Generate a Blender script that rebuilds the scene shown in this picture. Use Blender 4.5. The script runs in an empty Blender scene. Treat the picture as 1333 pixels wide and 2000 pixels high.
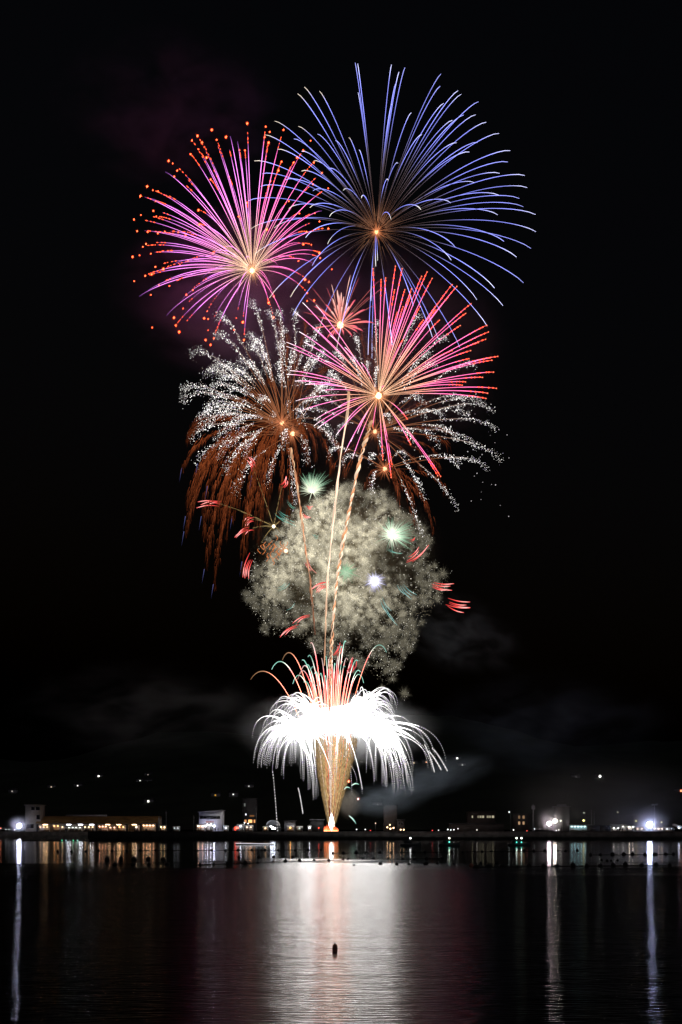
import bpy, math, random
import numpy as np
from mathutils import Vector

random.seed(7)
RNG = np.random.default_rng(11)
SC = bpy.context.scene
COL = SC.collection
R = math.radians

# ------------------------------------------------------------------ camera
F, CX, HY, EYE = 2000.0, 666.5, 1622.0, 4.0      # focal length, centre column, horizon row, eye height
cam = bpy.data.cameras.new("camera")
cam.sensor_fit = 'AUTO'
cam.sensor_width = 36.0
cam.lens = 36.0
cam.shift_y = (HY - 1000.0) / 2000.0
cam.clip_start = 0.5
cam.clip_end = 12000
camo = bpy.data.objects.new("camera", cam)
COL.objects.link(camo)
camo.location = (0, 0, EYE)
camo.rotation_euler = (R(90), 0, 0)
SC.camera = camo

# ------------------------------------------------------------------ world, night sky
w = bpy.data.worlds.new("World")
SC.world = w
w.use_nodes = True
nt = w.node_tree
bg = nt.nodes.get("Background") or nt.nodes.new("ShaderNodeBackground")
sky = nt.nodes.new("ShaderNodeTexSky")
sky.sky_type = 'NISHITA'
sky.sun_disc = False
sky.sun_elevation = R(-4.0)
sky.sun_rotation = R(150)
sky.air_density = 1.0
nt.links.new(sky.outputs[0], bg.inputs[0])
bg.inputs[1].default_value = 0.1

# added faint sun lamp filling the dark sides, far below what the fireworks give
sun = bpy.data.lights.new("fill_sun", 'SUN')
sun.energy = 0.05
sun.angle = R(0.5)
sun.color = (0.85, 0.92, 1.0)
suno = bpy.data.objects.new("fill_sun", sun)
COL.objects.link(suno)
suno.rotation_euler = (R(55), 0, R(30))

vs = SC.view_settings
vs.view_transform = 'Standard'
vs.look = 'None'
vs.exposure = 0.0
vs.gamma = 1.0
cy = SC.cycles
cy.use_denoising = True
cy.max_bounces = 5
cy.diffuse_bounces = 1
cy.glossy_bounces = 3
cy.volume_bounces = 0
cy.transmission_bounces = 1
cy.transparent_max_bounces = 8
cy.sample_clamp_indirect = 12
cy.volume_max_steps = 128
cy.volume_step_rate = 1.0

# ------------------------------------------------------------------ helpers
def P(px, py, Y):
    """the point at distance Y seen at (px, py) of the photograph"""
    return np.array(((px - CX) * Y / F, Y, EYE + (HY - py) * Y / F))

def unit(v):
    n = np.linalg.norm(v)
    return v / n if n > 1e-9 else np.array((0, 0, 1.0))

def rdir():
    return unit(RNG.normal(size=3))

def smooth(a, b, x):
    t = np.clip((x - a) / (b - a), 0, 1)
    return t * t * (3 - 2 * t)

def mix(a, b, t):
    return np.asarray(a, float) * (1 - t) + np.asarray(b, float) * t

class MB:
    """collects triangles with a colour per vertex and links them as one mesh object"""
    def __init__(s):
        s.v, s.f, s.c, s.n = [], [], [], 0
    def add(s, v, f, c=(1, 1, 1)):
        v = np.asarray(v, float).reshape(-1, 3)
        c = np.asarray(c, float)
        if c.ndim == 1:
            c = np.tile(c, (len(v), 1))
        s.v.append(v); s.f.append(np.asarray(f, int).reshape(-1, 3) + s.n); s.c.append(c)
        s.n += len(v)
        return s
    def tube(s, pts, rad, col, k=3):
        pts = np.asarray(pts, float); n = len(pts)
        rad = np.broadcast_to(np.asarray(rad, float), (n,))
        col = np.asarray(col, float)
        if col.ndim == 1:
            col = np.tile(col, (n, 1))
        t = np.gradient(pts, axis=0)
        t /= np.maximum(np.linalg.norm(t, axis=1), 1e-9)[:, None]
        ref = np.array((0.31, 0.82, 0.48))
        a = np.cross(t, ref); a /= np.maximum(np.linalg.norm(a, axis=1), 1e-6)[:, None]
        b = np.cross(t, a)
        ang = np.arange(k) * 2 * math.pi / k
        ring = pts[:, None, :] + rad[:, None, None] * (np.cos(ang)[None, :, None] * a[:, None, :] + np.sin(ang)[None, :, None] * b[:, None, :])
        i = np.arange(n - 1)[:, None] * k + np.arange(k)[None, :]
        j = np.arange(n - 1)[:, None] * k + (np.arange(k)[None, :] + 1) % k
        f = np.concatenate([np.stack([i, j, j + k], -1).reshape(-1, 3), np.stack([i, j + k, i + k], -1).reshape(-1, 3)])
        caps = [(0, q + 1, q) for q in range(1, k - 1)] + [((n - 1) * k, (n - 1) * k + q, (n - 1) * k + q + 1) for q in range(1, k - 1)]
        f = np.concatenate([f, np.array(caps)])
        return s.add(ring.reshape(-1, 3), f, np.repeat(col, k, axis=0))
    def hair(s, p0, p1, r, c0, c1):
        """a thin tapering spark: three-sided needle"""
        p0 = np.asarray(p0, float); p1 = np.asarray(p1, float)
        t = unit(p1 - p0)
        a = unit(np.cross(t, (0.31, 0.82, 0.48))); b = np.cross(t, a)
        v = [p0 + r * a, p0 + r * (-.5 * a + .866 * b), p0 + r * (-.5 * a - .866 * b), p1]
        return s.add(v, [(0, 2, 1), (0, 1, 3), (1, 2, 3), (2, 0, 3)], np.array([c0, c0, c0, c1], float))
    def bead(s, p, r, c, axis=None, stretch=1.0):
        """a small octahedron"""
        p = np.asarray(p, float)
        t = unit(axis) if axis is not None else np.array((0, 0, 1.0))
        a = unit(np.cross(t, (0.31, 0.82, 0.48))); b = np.cross(t, a)
        v = [p + r * stretch * t, p - r * stretch * t, p + r * a, p - r * a, p + r * b, p - r * b]
        return s.add(v, [(0, 2, 4), (0, 4, 3), (0, 3, 5), (0, 5, 2), (1, 4, 2), (1, 3, 4), (1, 5, 3), (1, 2, 5)], c)
    def ball(s, p, r, c, nu=12, nv=8, sc=(1, 1, 1)):
        v, f = [], []
        for i in range(nv + 1):
            th = math.pi * i / nv
            for j in range(nu):
                ph = 2 * math.pi * j / nu
                v.append((p[0] + r * sc[0] * math.sin(th) * math.cos(ph), p[1] + r * sc[1] * math.sin(th) * math.sin(ph), p[2] + r * sc[2] * math.cos(th)))
        for i in range(nv):
            for j in range(nu):
                a, b = i * nu + j, i * nu + (j + 1) % nu
                f += [(a, a + nu, b + nu), (a, b + nu, b)]
        return s.add(v, f, c)
    def box(s, x0, x1, y0, y1, z0, z1, c=(1, 1, 1)):
        v = [(x, y, z) for z in (z0, z1) for y in (y0, y1) for x in (x0, x1)]
        q = [(0, 2, 3, 1), (4, 5, 7, 6), (0, 1, 5, 4), (2, 6, 7, 3), (0, 4, 6, 2), (1, 3, 7, 5)]
        f = [t for (a, b, d, e) in q for t in ((a, b, d), (a, d, e))]
        return s.add(v, f, c)
    def cyl(s, p0, p1, r, c=(1, 1, 1), k=8, r1=None):
        p0 = np.asarray(p0, float); p1 = np.asarray(p1, float)
        return s.tube([p0, p1], [r, r if r1 is None else r1], c, k)
    def prism(s, poly, z0, z1, c=(1, 1, 1)):
        """vertical prism over a convex outline (counter-clockwise)"""
        n = len(poly)
        v = [(x, y, z0) for x, y in poly] + [(x, y, z1) for x, y in poly]
        f = []
        for i in range(n):
            j = (i + 1) % n
            f += [(i, j, j + n), (i, j + n, i + n)]
        for i in range(1, n - 1):
            f += [(0, i + 1, i), (n, n + i, n + i + 1)]
        return s.add(v, f, c)
    def build(s, name, mat, parent=None, origin=None):
        v = np.concatenate(s.v); f = np.concatenate(s.f); c = np.concatenate(s.c)
        o0 = np.zeros(3)
        if origin is not None:
            o0 = np.asarray(origin, float)
        elif parent is not None:
            o0 = np.array(parent.get("_o", (0, 0, 0)), float)
        v = v - o0
        me = bpy.data.meshes.new(name)
        me.vertices.add(len(v)); me.vertices.foreach_set("co", v.astype(np.float32).ravel())
        me.loops.add(len(f) * 3); me.loops.foreach_set("vertex_index", f.astype(np.int32).ravel())
        me.polygons.add(len(f))
        me.polygons.foreach_set("loop_start", np.arange(0, len(f) * 3, 3, dtype=np.int32))
        at = me.color_attributes.new("fire_color", 'FLOAT_COLOR', 'POINT')
        cc = np.ones((len(v), 4), np.float32); cc[:, :3] = c
        at.data.foreach_set("color", cc.ravel())
        me.update(calc_edges=True)
        me.validate()
        me.materials.append(mat)
        o = bpy.data.objects.new(name, me)
        COL.objects.link(o)
        o["_o"] = list(o0)
        if parent is not None:
            o.parent = parent
        elif origin is not None:
            o.location = o0
        return o

def tag(o, label=None, cat=None, group=None, kind=None):
    if label: o["label"] = label
    if cat: o["category"] = cat
    if group: o["group"] = group
    if kind: o["kind"] = kind
    return o

def thing(name, loc, label, cat, group=None):
    o = bpy.data.objects.new(name, None)
    COL.objects.link(o)
    o.location = loc
    o.empty_display_size = 1
    o["_o"] = [float(x) for x in loc]
    return tag(o, label, cat, group)

# ------------------------------------------------------------------ materials
def new_mat(name):
    m = bpy.data.materials.new(name)
    m.use_nodes = True
    m.node_tree.nodes.clear()
    out = m.node_tree.nodes.new("ShaderNodeOutputMaterial")
    return m, m.node_tree, out

def fire_mat(name, sampled):
    m, t, out = new_mat(name)
    a = t.nodes.new("ShaderNodeAttribute"); a.attribute_name = "fire_color"
    e = t.nodes.new("ShaderNodeEmission")
    t.links.new(a.outputs["Color"], e.inputs["Color"])
    t.links.new(e.outputs[0], out.inputs["Surface"])
    m.cycles.emission_sampling = 'FRONT' if sampled else 'NONE'
    return m

FIRE = fire_mat("burning_stars", True)
SPARK = fire_mat("fine_sparks", False)
LAMP = fire_mat("lit_lamp", True)

def solid(name, col, rough=0.7, scale=0.6, var=0.25, metal=0.0, bump=0.0):
    m, t, out = new_mat(name)
    b = t.nodes.new("ShaderNodeBsdfPrincipled")
    b.inputs["Roughness"].default_value = rough
    b.inputs["Metallic"].default_value = metal
    tc = t.nodes.new("ShaderNodeTexCoord")
    n = t.nodes.new("ShaderNodeTexNoise"); n.inputs["Scale"].default_value = scale; n.inputs["Detail"].default_value = 6
    r = t.nodes.new("ShaderNodeValToRGB")
    r.color_ramp.elements[0].position = 0.3; r.color_ramp.elements[1].position = 0.7
    r.color_ramp.elements[0].color = tuple(c * (1 - var) for c in col) + (1,)
    r.color_ramp.elements[1].color = tuple(min(1, c * (1 + var)) for c in col) + (1,)
    t.links.new(tc.outputs["Object"], n.inputs["Vector"])
    t.links.new(n.outputs["Fac"], r.inputs["Fac"])
    t.links.new(r.outputs["Color"], b.inputs["Base Color"])
    if bump:
        bp = t.nodes.new("ShaderNodeBump"); bp.inputs["Strength"].default_value = bump
        t.links.new(n.outputs["Fac"], bp.inputs["Height"]); t.links.new(bp.outputs[0], b.inputs["Normal"])
    t.links.new(b.outputs[0], out.inputs["Surface"])
    return m

M = dict(
    quay=solid("quay_concrete", (.09, .09, .085), .9, .4, .4),
    asphalt=solid("asphalt", (.05, .05, .05), .9, .5, .3),
    hill=solid("wooded_hillside", (.035, .045, .025), .95, .02, .5),
    beige=solid("beige_render", (.27, .24, .2), .85, .5, .15),
    dim=solid("dark_brown_render", (.07, .055, .05), .9, .3, .2),  # dark brown wall colour, toned down so these blocks recede
    white=solid("white_cladding", (.72, .72, .78), .6, .3, .06),
    grey=solid("grey_render", (.3, .3, .33), .8, .3, .15),
    dark=solid("dark_cladding", (.05, .05, .055), .8, .3, .3),
    ochre=solid("ochre_roof_sheet", (.2, .115, .035), .7, .35, .35),
    steel=solid("galvanised_steel", (.3, .31, .32), .45, 1, .2, .7),
    black=solid("black_rubber", (.012, .012, .013), .55, 3, .3),
    red=solid("faded_red_plastic", (.5, .17, .12), .55, 3, .3),
    canvas=solid("white_canvas", (.75, .75, .75), .8, .8, .06),
    glass=solid("dark_glass", (.01, .01, .012), .1, 1, .1),
    hull=solid("painted_hull", (.08, .08, .09), .5, 1, .2),
    cloth=solid("dark_clothing", (.03, .03, .04), .9, 3, .5),
    rope=solid("weathered_rope", (.03, .028, .024), .9, 4, .3),
    timber=solid("weathered_timber", (.12, .09, .06), .9, 2, .3),
)

# water: sheltered and calm among the floats, ruffled by the breeze nearer
def water_mat():
    m, t, out = new_mat("sea_water")
    N, L = t.nodes.new, t.links.new
    g = N("ShaderNodeNewGeometry")
    sep = N("ShaderNodeSeparateXYZ"); L(g.outputs["Position"], sep.inputs[0])
    def math_(op, a, b_=None):
        n = N("ShaderNodeMath"); n.operation = op
        for i, q in enumerate((a, b_)):
            if q is None: continue
            if isinstance(q, (int, float)): n.inputs[i].default_value = q
            else: L(q, n.inputs[i])
        return n.outputs[0]
    # edge of the breeze: farther out in the middle of the bay than at its sides
    xs = math_('DIVIDE', math_('ADD', sep.outputs[0], 1.0), 13.0)
    bell = math_('POWER', 2.718, math_('MULTIPLY', math_('MULTIPLY', xs, xs), -1.0))
    edge = math_('ADD', math_('MULTIPLY', bell, 22.0), 100.0)
    mp0 = N("ShaderNodeMapping"); mp0.inputs["Scale"].default_value = (.035, .06, 1)
    L(g.outputs["Position"], mp0.inputs[0])
    n0 = N("ShaderNodeTexNoise"); n0.inputs["Scale"].default_value = 1; n0.inputs["Detail"].default_value = 4
    L(mp0.outputs[0], n0.inputs["Vector"])
    d = math_('SUBTRACT', math_('ADD', sep.outputs[1], math_('MULTIPLY', math_('SUBTRACT', n0.outputs["Fac"], .5), 80.0)), edge)
    def ramp(lo, hi, a, b_):
        r = N("ShaderNodeMapRange"); r.interpolation_type = 'SMOOTHSTEP'
        for k_, v_ in (("From Min", lo), ("From Max", hi), ("To Min", a), ("To Max", b_)): r.inputs[k_].default_value = v_
        L(d, r.inputs["Value"])
        return r.outputs[0]
    # ripples
    mp = N("ShaderNodeMapping"); mp.inputs["Scale"].default_value = (.3, 1.5, 1); mp.inputs["Rotation"].default_value = (0, 0, R(5))
    L(g.outputs["Position"], mp.inputs[0])
    n1 = N("ShaderNodeTexNoise"); n1.inputs["Scale"].default_value = 4.2; n1.inputs["Detail"].default_value = 2; n1.inputs["Roughness"].default_value = .45
    L(mp.outputs[0], n1.inputs["Vector"])
    n2 = N("ShaderNodeTexNoise"); n2.inputs["Scale"].default_value = .5; n2.inputs["Detail"].default_value = 1
    L(mp.outputs[0], n2.inputs["Vector"])
    hgt = math_('ADD', math_('MULTIPLY', n1.outputs["Fac"], .034), math_('MULTIPLY', n2.outputs["Fac"], .03))
    bp = N("ShaderNodeBump"); bp.inputs["Distance"].default_value = 1.0
    L(ramp(-14, 32, 1.0, .03), bp.inputs["Strength"])
    L(hgt, bp.inputs["Height"])
    tg = N("ShaderNodeCombineXYZ"); tg.inputs[0].default_value = 1.0
    def gloss(r_out, an):      # wave crests run along the shore, so slopes are steeper towards the viewer
        q = N("ShaderNodeBsdfAnisotropic"); q.distribution = 'BECKMANN'
        q.inputs["Color"].default_value = (1, 1, 1, 1); q.inputs["Anisotropy"].default_value = an
        L(tg.outputs[0], q.inputs["Tangent"])
        L(r_out, q.inputs["Roughness"]); L(bp.outputs[0], q.inputs["Normal"])
        return q.outputs[0]
    mixg = N("ShaderNodeMixShader")
    L(ramp(-14, 32, .13, 0.03), mixg.inputs[0])
    L(gloss(ramp(-14, 32, .14, .05), .78), mixg.inputs[1]); L(gloss(ramp(-14, 32, .24, .1), .78), mixg.inputs[2])
    dif = N("ShaderNodeBsdfDiffuse"); dif.inputs["Color"].default_value = (.002, .0035, .004, 1)
    fr = N("ShaderNodeFresnel"); fr.inputs["IOR"].default_value = 1.333
    L(bp.outputs[0], fr.inputs["Normal"])
    ms = N("ShaderNodeMixShader")
    L(fr.outputs[0], ms.inputs[0]); L(dif.outputs[0], ms.inputs[1]); L(mixg.outputs[0], ms.inputs[2])
    L(ms.outputs[0], out.inputs["Surface"])
    return m
M["water"] = water_mat()

def smoke_mat(name, density, col=(.8, .8, .8), scale=2.2, thresh=.42, aniso=0.0, power=1.0):
    m, t, out = new_mat(name)
    N, L = t.nodes.new, t.links.new
    pv = N("ShaderNodeVolumePrincipled")
    pv.inputs["Color"].default_value = col + (1,)
    pv.inputs["Anisotropy"].default_value = aniso
    tc = N("ShaderNodeTexCoord")
    n = N("ShaderNodeTexNoise"); n.inputs["Scale"].default_value = scale; n.inputs["Detail"].default_value = 5; n.inputs["Distortion"].default_value = .6
    L(tc.outputs["Object"], n.inputs["Vector"])
    ln = N("ShaderNodeVectorMath"); ln.operation = 'LENGTH'; L(tc.outputs["Object"], ln.inputs[0])
    fall = N("ShaderNodeMapRange"); fall.interpolation_type = 'SMOOTHSTEP'
    fall.inputs["From Min"].default_value = 0.15; fall.inputs["From Max"].default_value = 0.98
    fall.inputs["To Min"].default_value = 1; fall.inputs["To Max"].default_value = 0
    L(ln.outputs["Value"], fall.inputs["Value"])
    nr = N("ShaderNodeMapRange"); nr.interpolation_type = 'SMOOTHSTEP'
    nr.inputs["From Min"].default_value = thresh; nr.inputs["From Max"].default_value = thresh + .3
    nr.inputs["To Max"].default_value = density
    L(n.outputs["Fac"], nr.inputs["Value"])
    mu = N("ShaderNodeMath"); mu.operation = 'MULTIPLY'
    pw = N("ShaderNodeMath"); pw.operation = 'POWER'; pw.inputs[1].default_value = power
    L(fall.outputs[0], pw.inputs[0])
    L(pw.outputs[0], mu.inputs[0]); L(nr.outputs[0], mu.inputs[1])
    L(mu.outputs[0], pv.inputs["Density"])
    L(pv.outputs[0], out.inputs["Volume"])
    return m

# ------------------------------------------------------------------ setting: water, quay, hills
mb = MB()
mb.add([(-900, -60, 0), (900, -60, 0), (900, 1500, 0), (-900, 1500, 0)], [(0, 1, 2), (0, 2, 3)])
tag(mb.build("water", M["water"]), kind='structure')

QZ = 3.4
xl = (172 - CX) * 446 / F
mb = MB()
mb.prism([(xl, 446), (700, 446), (700, 700), (xl, 700)], -1, QZ)
mb.prism([(-700, 532), (xl - .01, 532), (xl - .01, 700), (-700, 700)], -1, QZ)
mb.prism([(xl + .3, 445.6), (700, 445.6), (700, 446.4), (xl + .3, 446.4)], QZ, QZ + .25)   # kerb along the edge
tag(mb.build("quay", M["quay"]), kind='structure')

def hill_z(x, y):
    t = float(np.clip((y - 640) / 900, 0, 1)); t = t * t * (3 - 2 * t)
    return 3.2 + t * (135 + 22 * math.sin(x * .006 + 1.2) + 14 * math.sin(x * .017 + y * .004))
mb = MB()
xs = np.linspace(-1500, 1500, 90); ys = np.linspace(690, 3200, 60)
v = [(x, y, hill_z(x, y) + (2.2 * math.sin(x * .11 + y * .07) * math.sin(y * .05) if y > 800 else 0)) for y in ys for x in xs]
f = []
for j in range(len(ys) - 1):
    for i in range(len(xs) - 1):
        a = j * len(xs) + i
        f += [(a, a + 1, a + 1 + len(xs)), (a, a + 1 + len(xs), a + len(xs))]
mb.add(v, f)
tag(mb.build("hills", M["hill"]), kind='structure')

# ------------------------------------------------------------------ fireworks: streak builder
def path3(c, e, G, s, Y0, dz, pw=1.7):
    """photo-plane course of a burning star: burst impulse with drag, then sag; dz is its depth travel in metres"""
    f = 1 - (1 - s) ** pw
    px = c[0] + (e[0] - c[0] - G[0]) * f + G[0] * s * s
    py = c[1] + (e[1] - c[1] - G[1]) * f + G[1] * s * s
    Y = Y0 + dz * f
    return np.stack([(px - CX) * Y / F, Y, EYE + (HY - py) * Y / F], -1)

def depth_for(c, e, G, Rpx, Y0):
    o = math.hypot(e[0] - c[0] - G[0], e[1] - c[1] - G[1])
    d = math.sqrt(max(Rpx * Rpx - o * o, (0.12 * Rpx) ** 2))
    return random.choice((-1, 1)) * d * Y0 / F * .8

def lerp_cols(s, stops):
    xs_ = [a for a, _ in stops]
    cs = np.array([c for _, c in stops], float)
    return np.stack([np.interp(s, xs_, cs[:, i]) for i in range(3)], -1)

U = random.uniform
def hot_core(root, p, r, col, hair_col, n, length, mat=None, name="core"):
    mb = MB()
    mb.ball(p, r, col, 10, 6)
    for _ in range(n):
        d = rdir(); l = length * random.uniform(.35, 1.0) ** 1.3
        mb.hair(p + d * r * .6, p + d * (r + l), .1 * random.uniform(.7, 1.3), hair_col, np.asarray(hair_col) * .12)
    return mb.build(name, mat or FIRE, root)

def crop(lst, x0, y0, k):
    return [(x0 + a / k, y0 + b / k) for a, b in lst]

# ---- blue burst
YB = 500.0
cB = (736, 453)
blue = crop([(358,60),(371,65),(373,215),(547,70),(586,108),(617,85),(568,170),(548,275),(805,118),(800,182),(893,206),(910,224),(1000,263),(985,331),(1040,370),(1107,428),(818,272),(923,332),(864,360),(650,320),(704,435),(580,583),(530,672),(952,525),(885,477),(1165,518),(995,475),(1152,577),(1110,636),(1240,647),(1253,710),(1212,767),(1105,750),(1233,810),(1297,851),(1100,852),(1299,940),(1132,990),(1273,1027),(1198,1072),(1234,1206),(1083,1233),(1127,1325),(992,1295),(1045,1432),(903,1543),(858,1088),(880,1022),(700,825),(545,877),(855,790),(980,685),(790,1500),(760,1490),(660,1325),(325,450),(378,515),(255,465),(222,612),(296,725),(390,765),(440,1300),(425,1580),(445,1600),(550,1530),(465,1120),(475,1090),(310,1330),(170,1450),(262,1545)], 560, 100, 2.666)
blue += crop([(1127,222),(1085,263),(1220,247),(943,433),(1090,466),(1208,514),(880,518),(1062,543),(960,607),(1110,620),(815,680),(1185,680),(865,760),(1110,743),(855,838),(1010,797),(1180,865),(778,928),(797,1100),(1030,975),(1160,970),(1283,1025),(940,1095),(820,1258),(1135,1155),(1270,1195),(1175,1330),(910,1530),(1040,1525),(1055,1638)], 240, 100, 3.174)
rootB = thing("blue_firework", P(cB[0], cB[1], YB), "large blue firework, the topmost burst, long plain curved streaks from a small orange core", "firework", "round firework bursts")
hot_core(rootB, P(cB[0], cB[1], YB), 1.0, (4, 1.9, .7), (1.0, .32, .13), 150, 6.5)
mb = MB()
for k, e in enumerate(blue):
    G = (4, 78)
    s = np.linspace(.05, 1, 16)
    dz = depth_for(cB, e, G, 335, YB)
    pts = path3(cB, e, G, s, YB, dz, 1.16)
    short = math.hypot(e[0] - cB[0], e[1] - cB[1]) < 120
    left = e[0] < 690
    wt = random.random()
    tip = (1.0, .85, .7) if left and wt < .5 else ((.9, .92, 1.5) if wt < .7 else (.5, .54, 1.4))
    if short: tip = (1.1, 1.05, 1.0)
    b = random.uniform(.75, 1.25)
    cols = lerp_cols(s, [(0.05, (.5, .2, .1)), (.13, (.11, .05, .035)), (.36, (.17, .13, .16)), (.55, (.28 * b, .31 * b, 1.1 * b)), (.82, (.42 * b, .46 * b, 1.5 * b)), (.93, tip), (1, tip)])
    rad = (.04 + .15 * smooth(.15, .65, s)) * (1 + .12 * np.sin(s * U(14, 30) + U(0, 6))) * (1 - .3 * smooth(.96, 1, s)) * random.uniform(.85, 1.15)
    rad = rad * .68; cols = cols * 1.5
    MB().tube(pts, rad, cols).build("streak", FIRE, rootB) if k < 100 else mb.tube(pts, rad, cols)
# faint inner sparks between the streaks
for _ in range(60):
    d = rdir(); l = random.uniform(10, 26)
    c0 = P(cB[0], cB[1], YB)
    mb.hair(c0 + d * random.uniform(4, 9), c0 + d * l + np.array((0, 0, -l * l * .006)), .09, (.26, .12, .06), (.04, .02, .03))
tag(mb.build("inner_spray", SPARK, rootB), kind='stuff')

# ---- magenta burst with red embers
YP = 462.0
cP = (493, 528.5)
pink = crop([(772,448),(887,468),(912,500),(880,533),(905,567),(997,488),(553,488),(464,525),(430,553),(492,566),(470,608),(421,638),(520,660),(583,550),(641,532),(667,526),(712,560),(725,612),(758,615),(310,695),(265,748),(320,777),(338,740),(152,838),(187,862),(220,868),(110,898),(158,910),(205,930),(190,990),(113,1015),(208,1025),(70,1043),(90,1115),(155,1120),(262,1118),(218,1128),(345,1122),(390,1140),(125,1212),(145,1195),(105,1265),(175,1255),(203,1337),(253,1350),(315,1322),(355,1325),(405,1300),(140,1393),(180,1383),(72,1426),(225,1450),(103,1520),(158,1483),(290,1455),(270,1640),(330,1700),(350,1740),(362,1545),(395,1510),(375,1595),(435,1480),(525,1612),(530,1730),(545,1820),(565,1780),(708,1510),(705,1655),(745,1680),(752,1790),(920,1475),(905,1560),(937,1520),(935,1650),(1000,1670),(1130,1415),(1155,1430),(1145,1500),(1170,1200),(1120,1197),(1220,1250),(1225,1282),(1190,1322),(1090,1300),(965,1333),(1235,990),(1190,1005),(1220,1055),(1140,1120),(1275,1100),(1275,850),(1235,755),(1180,825),(1185,690),(1120,615),(1080,660),(1060,690),(985,685),(965,740),(915,805),(905,835),(1030,930),(1095,1005),(893,1105),(545,795),(660,780),(770,940),(470,985),(475,1075),(720,1025),(630,1220),(760,1300),(560,1250),(525,1268),(755,1390),(500,1400)], 240, 100, 3.174)
strays = crop([(1165,555),(183,1713),(690,1728),(1297,1352),(1145,1298 + 250),(1187,1545),(62,1275),(505,1655),(530,1660),(515,1790),(285,680),(318,1652),(175,1510)], 240, 100, 3.174)
rootP = thing("magenta_firework", P(cP[0], cP[1], YP), "magenta firework at upper left, streaks ending in glowing orange-red embers", "firework", "round firework bursts")
hot_core(rootP, P(cP[0], cP[1], YP), 1.2, (6, 3.2, 1.4), (1.3, .6, .3), 130, 8)

def ember(mb, p, r, hot=(12, .95, .3)):
    mb.bead(p, r, hot, (.3, 0, 1), 1.25)
    for _ in range(16):  # red needles around the bead stand in for its glow halo
        d = rdir()
        mb.hair(p + d * r * .4, p + d * r * random.uniform(1.8, 3.0), r * .2, (2.2, .2, .05), (.4, .02, .01))

extra = MB(); extra_e = MB()
for k, e in enumerate(pink):
    G = (0, 58)
    dz = depth_for(cP, e, G, 250, YP)
    L = math.hypot(e[0] - cP[0], e[1] - cP[1])
    embers = not (e[1] > 560 and e[0] < 360 and random.random() < .8) and random.random() < .88
    smax = 1.0 if L < 90 or not embers else random.uniform(.8, .95)
    s = np.linspace(.04, smax, 15)
    b = random.uniform(.7, 1.2)
    right = e[0] > 520
    midc = (1.35 * b, .36 * b, .95 * b) if not right else (1.35 * b, .26 * b, .68 * b)
    cols = lerp_cols(s / smax, [(0.04, (1.3, .8, .5)), (.22, (1.15, .68, .48)), (.42, midc), (.8, (1.0 * b, .28 * b, 1.05 * b) if not right else (1.1 * b, .17 * b, .55 * b)), (1, (.28, .04, .22) if embers else (.16, .05, .3))])
    rad = (.05 + .15 * smooth(.1, .5, s)) * (1 + .12 * np.sin(s * U(14, 30) + U(0, 6))) * (1 - .55 * smooth(.75 * smax, smax, s)) * random.uniform(.85, 1.15)
    pts = path3(cP, e, G, s, YP, dz, 1.12)
    rad = rad * .62; cols = cols * 1.95
    st = None
    if k < 100: st = MB().tube(pts, rad, cols).build("streak", FIRE, rootP)
    else: extra.tube(pts, rad, cols)
    if embers and L > 60:
        em = MB()
        for q in range(random.randint(2, 5)):
            sq = np.array([smax - .06 + (1 - smax + .04) * q / 5 + random.uniform(-.01, .01)])
            pq = path3(cP, e, G, np.concatenate([sq, sq + .02]), YP, dz, 1.12)
            em.bead(pq[0], .17 + .1 * random.random(), (2.6, .24, .09), pq[1] - pq[0], random.uniform(2, 4))
        ember(em, path3(cP, e, G, np.array([1.0]), YP, dz, 1.12)[0], random.choice((.26, .34, .46)))
        if st is not None: em.build("ember", FIRE, st, np.array(rootP["_o"]))
        else: extra_e.add(np.concatenate(em.v), np.concatenate(em.f), np.concatenate(em.c))
for e in strays:
    ember(extra_e, P(e[0], e[1], YP + random.uniform(-20, 20)), random.choice((.26, .42)))
tag(extra.build("outer_streaks", FIRE, rootP), kind='stuff')
tag(extra_e.build("loose_embers", FIRE, rootP), kind='stuff')

# ---- small coral burst
YS = 470.0
cS = (665, 635)
small = crop([(235,185),(265,165),(270,250),(310,230),(340,240),(380,110),(385,180),(410,260),(435,120),(540,290),(500,240),(470,320),(600,170),(560,140),(455,450),(420,455),(390,480),(250,445),(200,370),(215,340),(160,300),(180,310),(205,330),(230,290),(290,470),(110,240),(90,335),(140,180),(240,490),(505,395),(520,400),(350,330),(300,290),(330,300),(280,310),(260,330),(375,300),(400,340),(360,280),(440,380),(425,430),(300,200),(325,215),(150,440),(270,480),(340,470)], 560, 500, 3.03)
rootS = thing("coral_firework", P(cS[0], cS[1], YS), "smallest round burst, coral needles around an orange core, between the magenta and pink fireworks", "firework", "round firework bursts")
hot_core(rootS, P(cS[0], cS[1], YS), 1.5, (6, 3, 1.2), (1.4, .4, .25), 110, 4.5)
for e in small:
    G = (0, 8)
    dz = depth_for(cS, e, G, 85, YS)
    s = np.linspace(.05, 1, 9)
    L = math.hypot(e[0] - cS[0], e[1] - cS[1])
    up = abs(e[0] - cS[0]) < 25 and e[1] < cS[1] - 25
    far = L > 72
    b = .38 if far else 1.0
    cols = lerp_cols(s, [(0.05, (1.3, .6, .4)), (.3, (1.3 * b, .36 * b, .3 * b)), (.7, (1.1 * b, .16 * b, .24 * b) if not up else (1.3, .75, .65)), (1, (.25 * b, .04 * b, .07 * b))])
    rad = (.12 + .26 * smooth(.2, .6, s)) * (1 - .75 * smooth(.6, 1, s)) * (.5 if far else 1)
    MB().tube(path3(cS, e, G, s, YS, dz), rad, cols).build("streak", FIRE, rootS)

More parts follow.
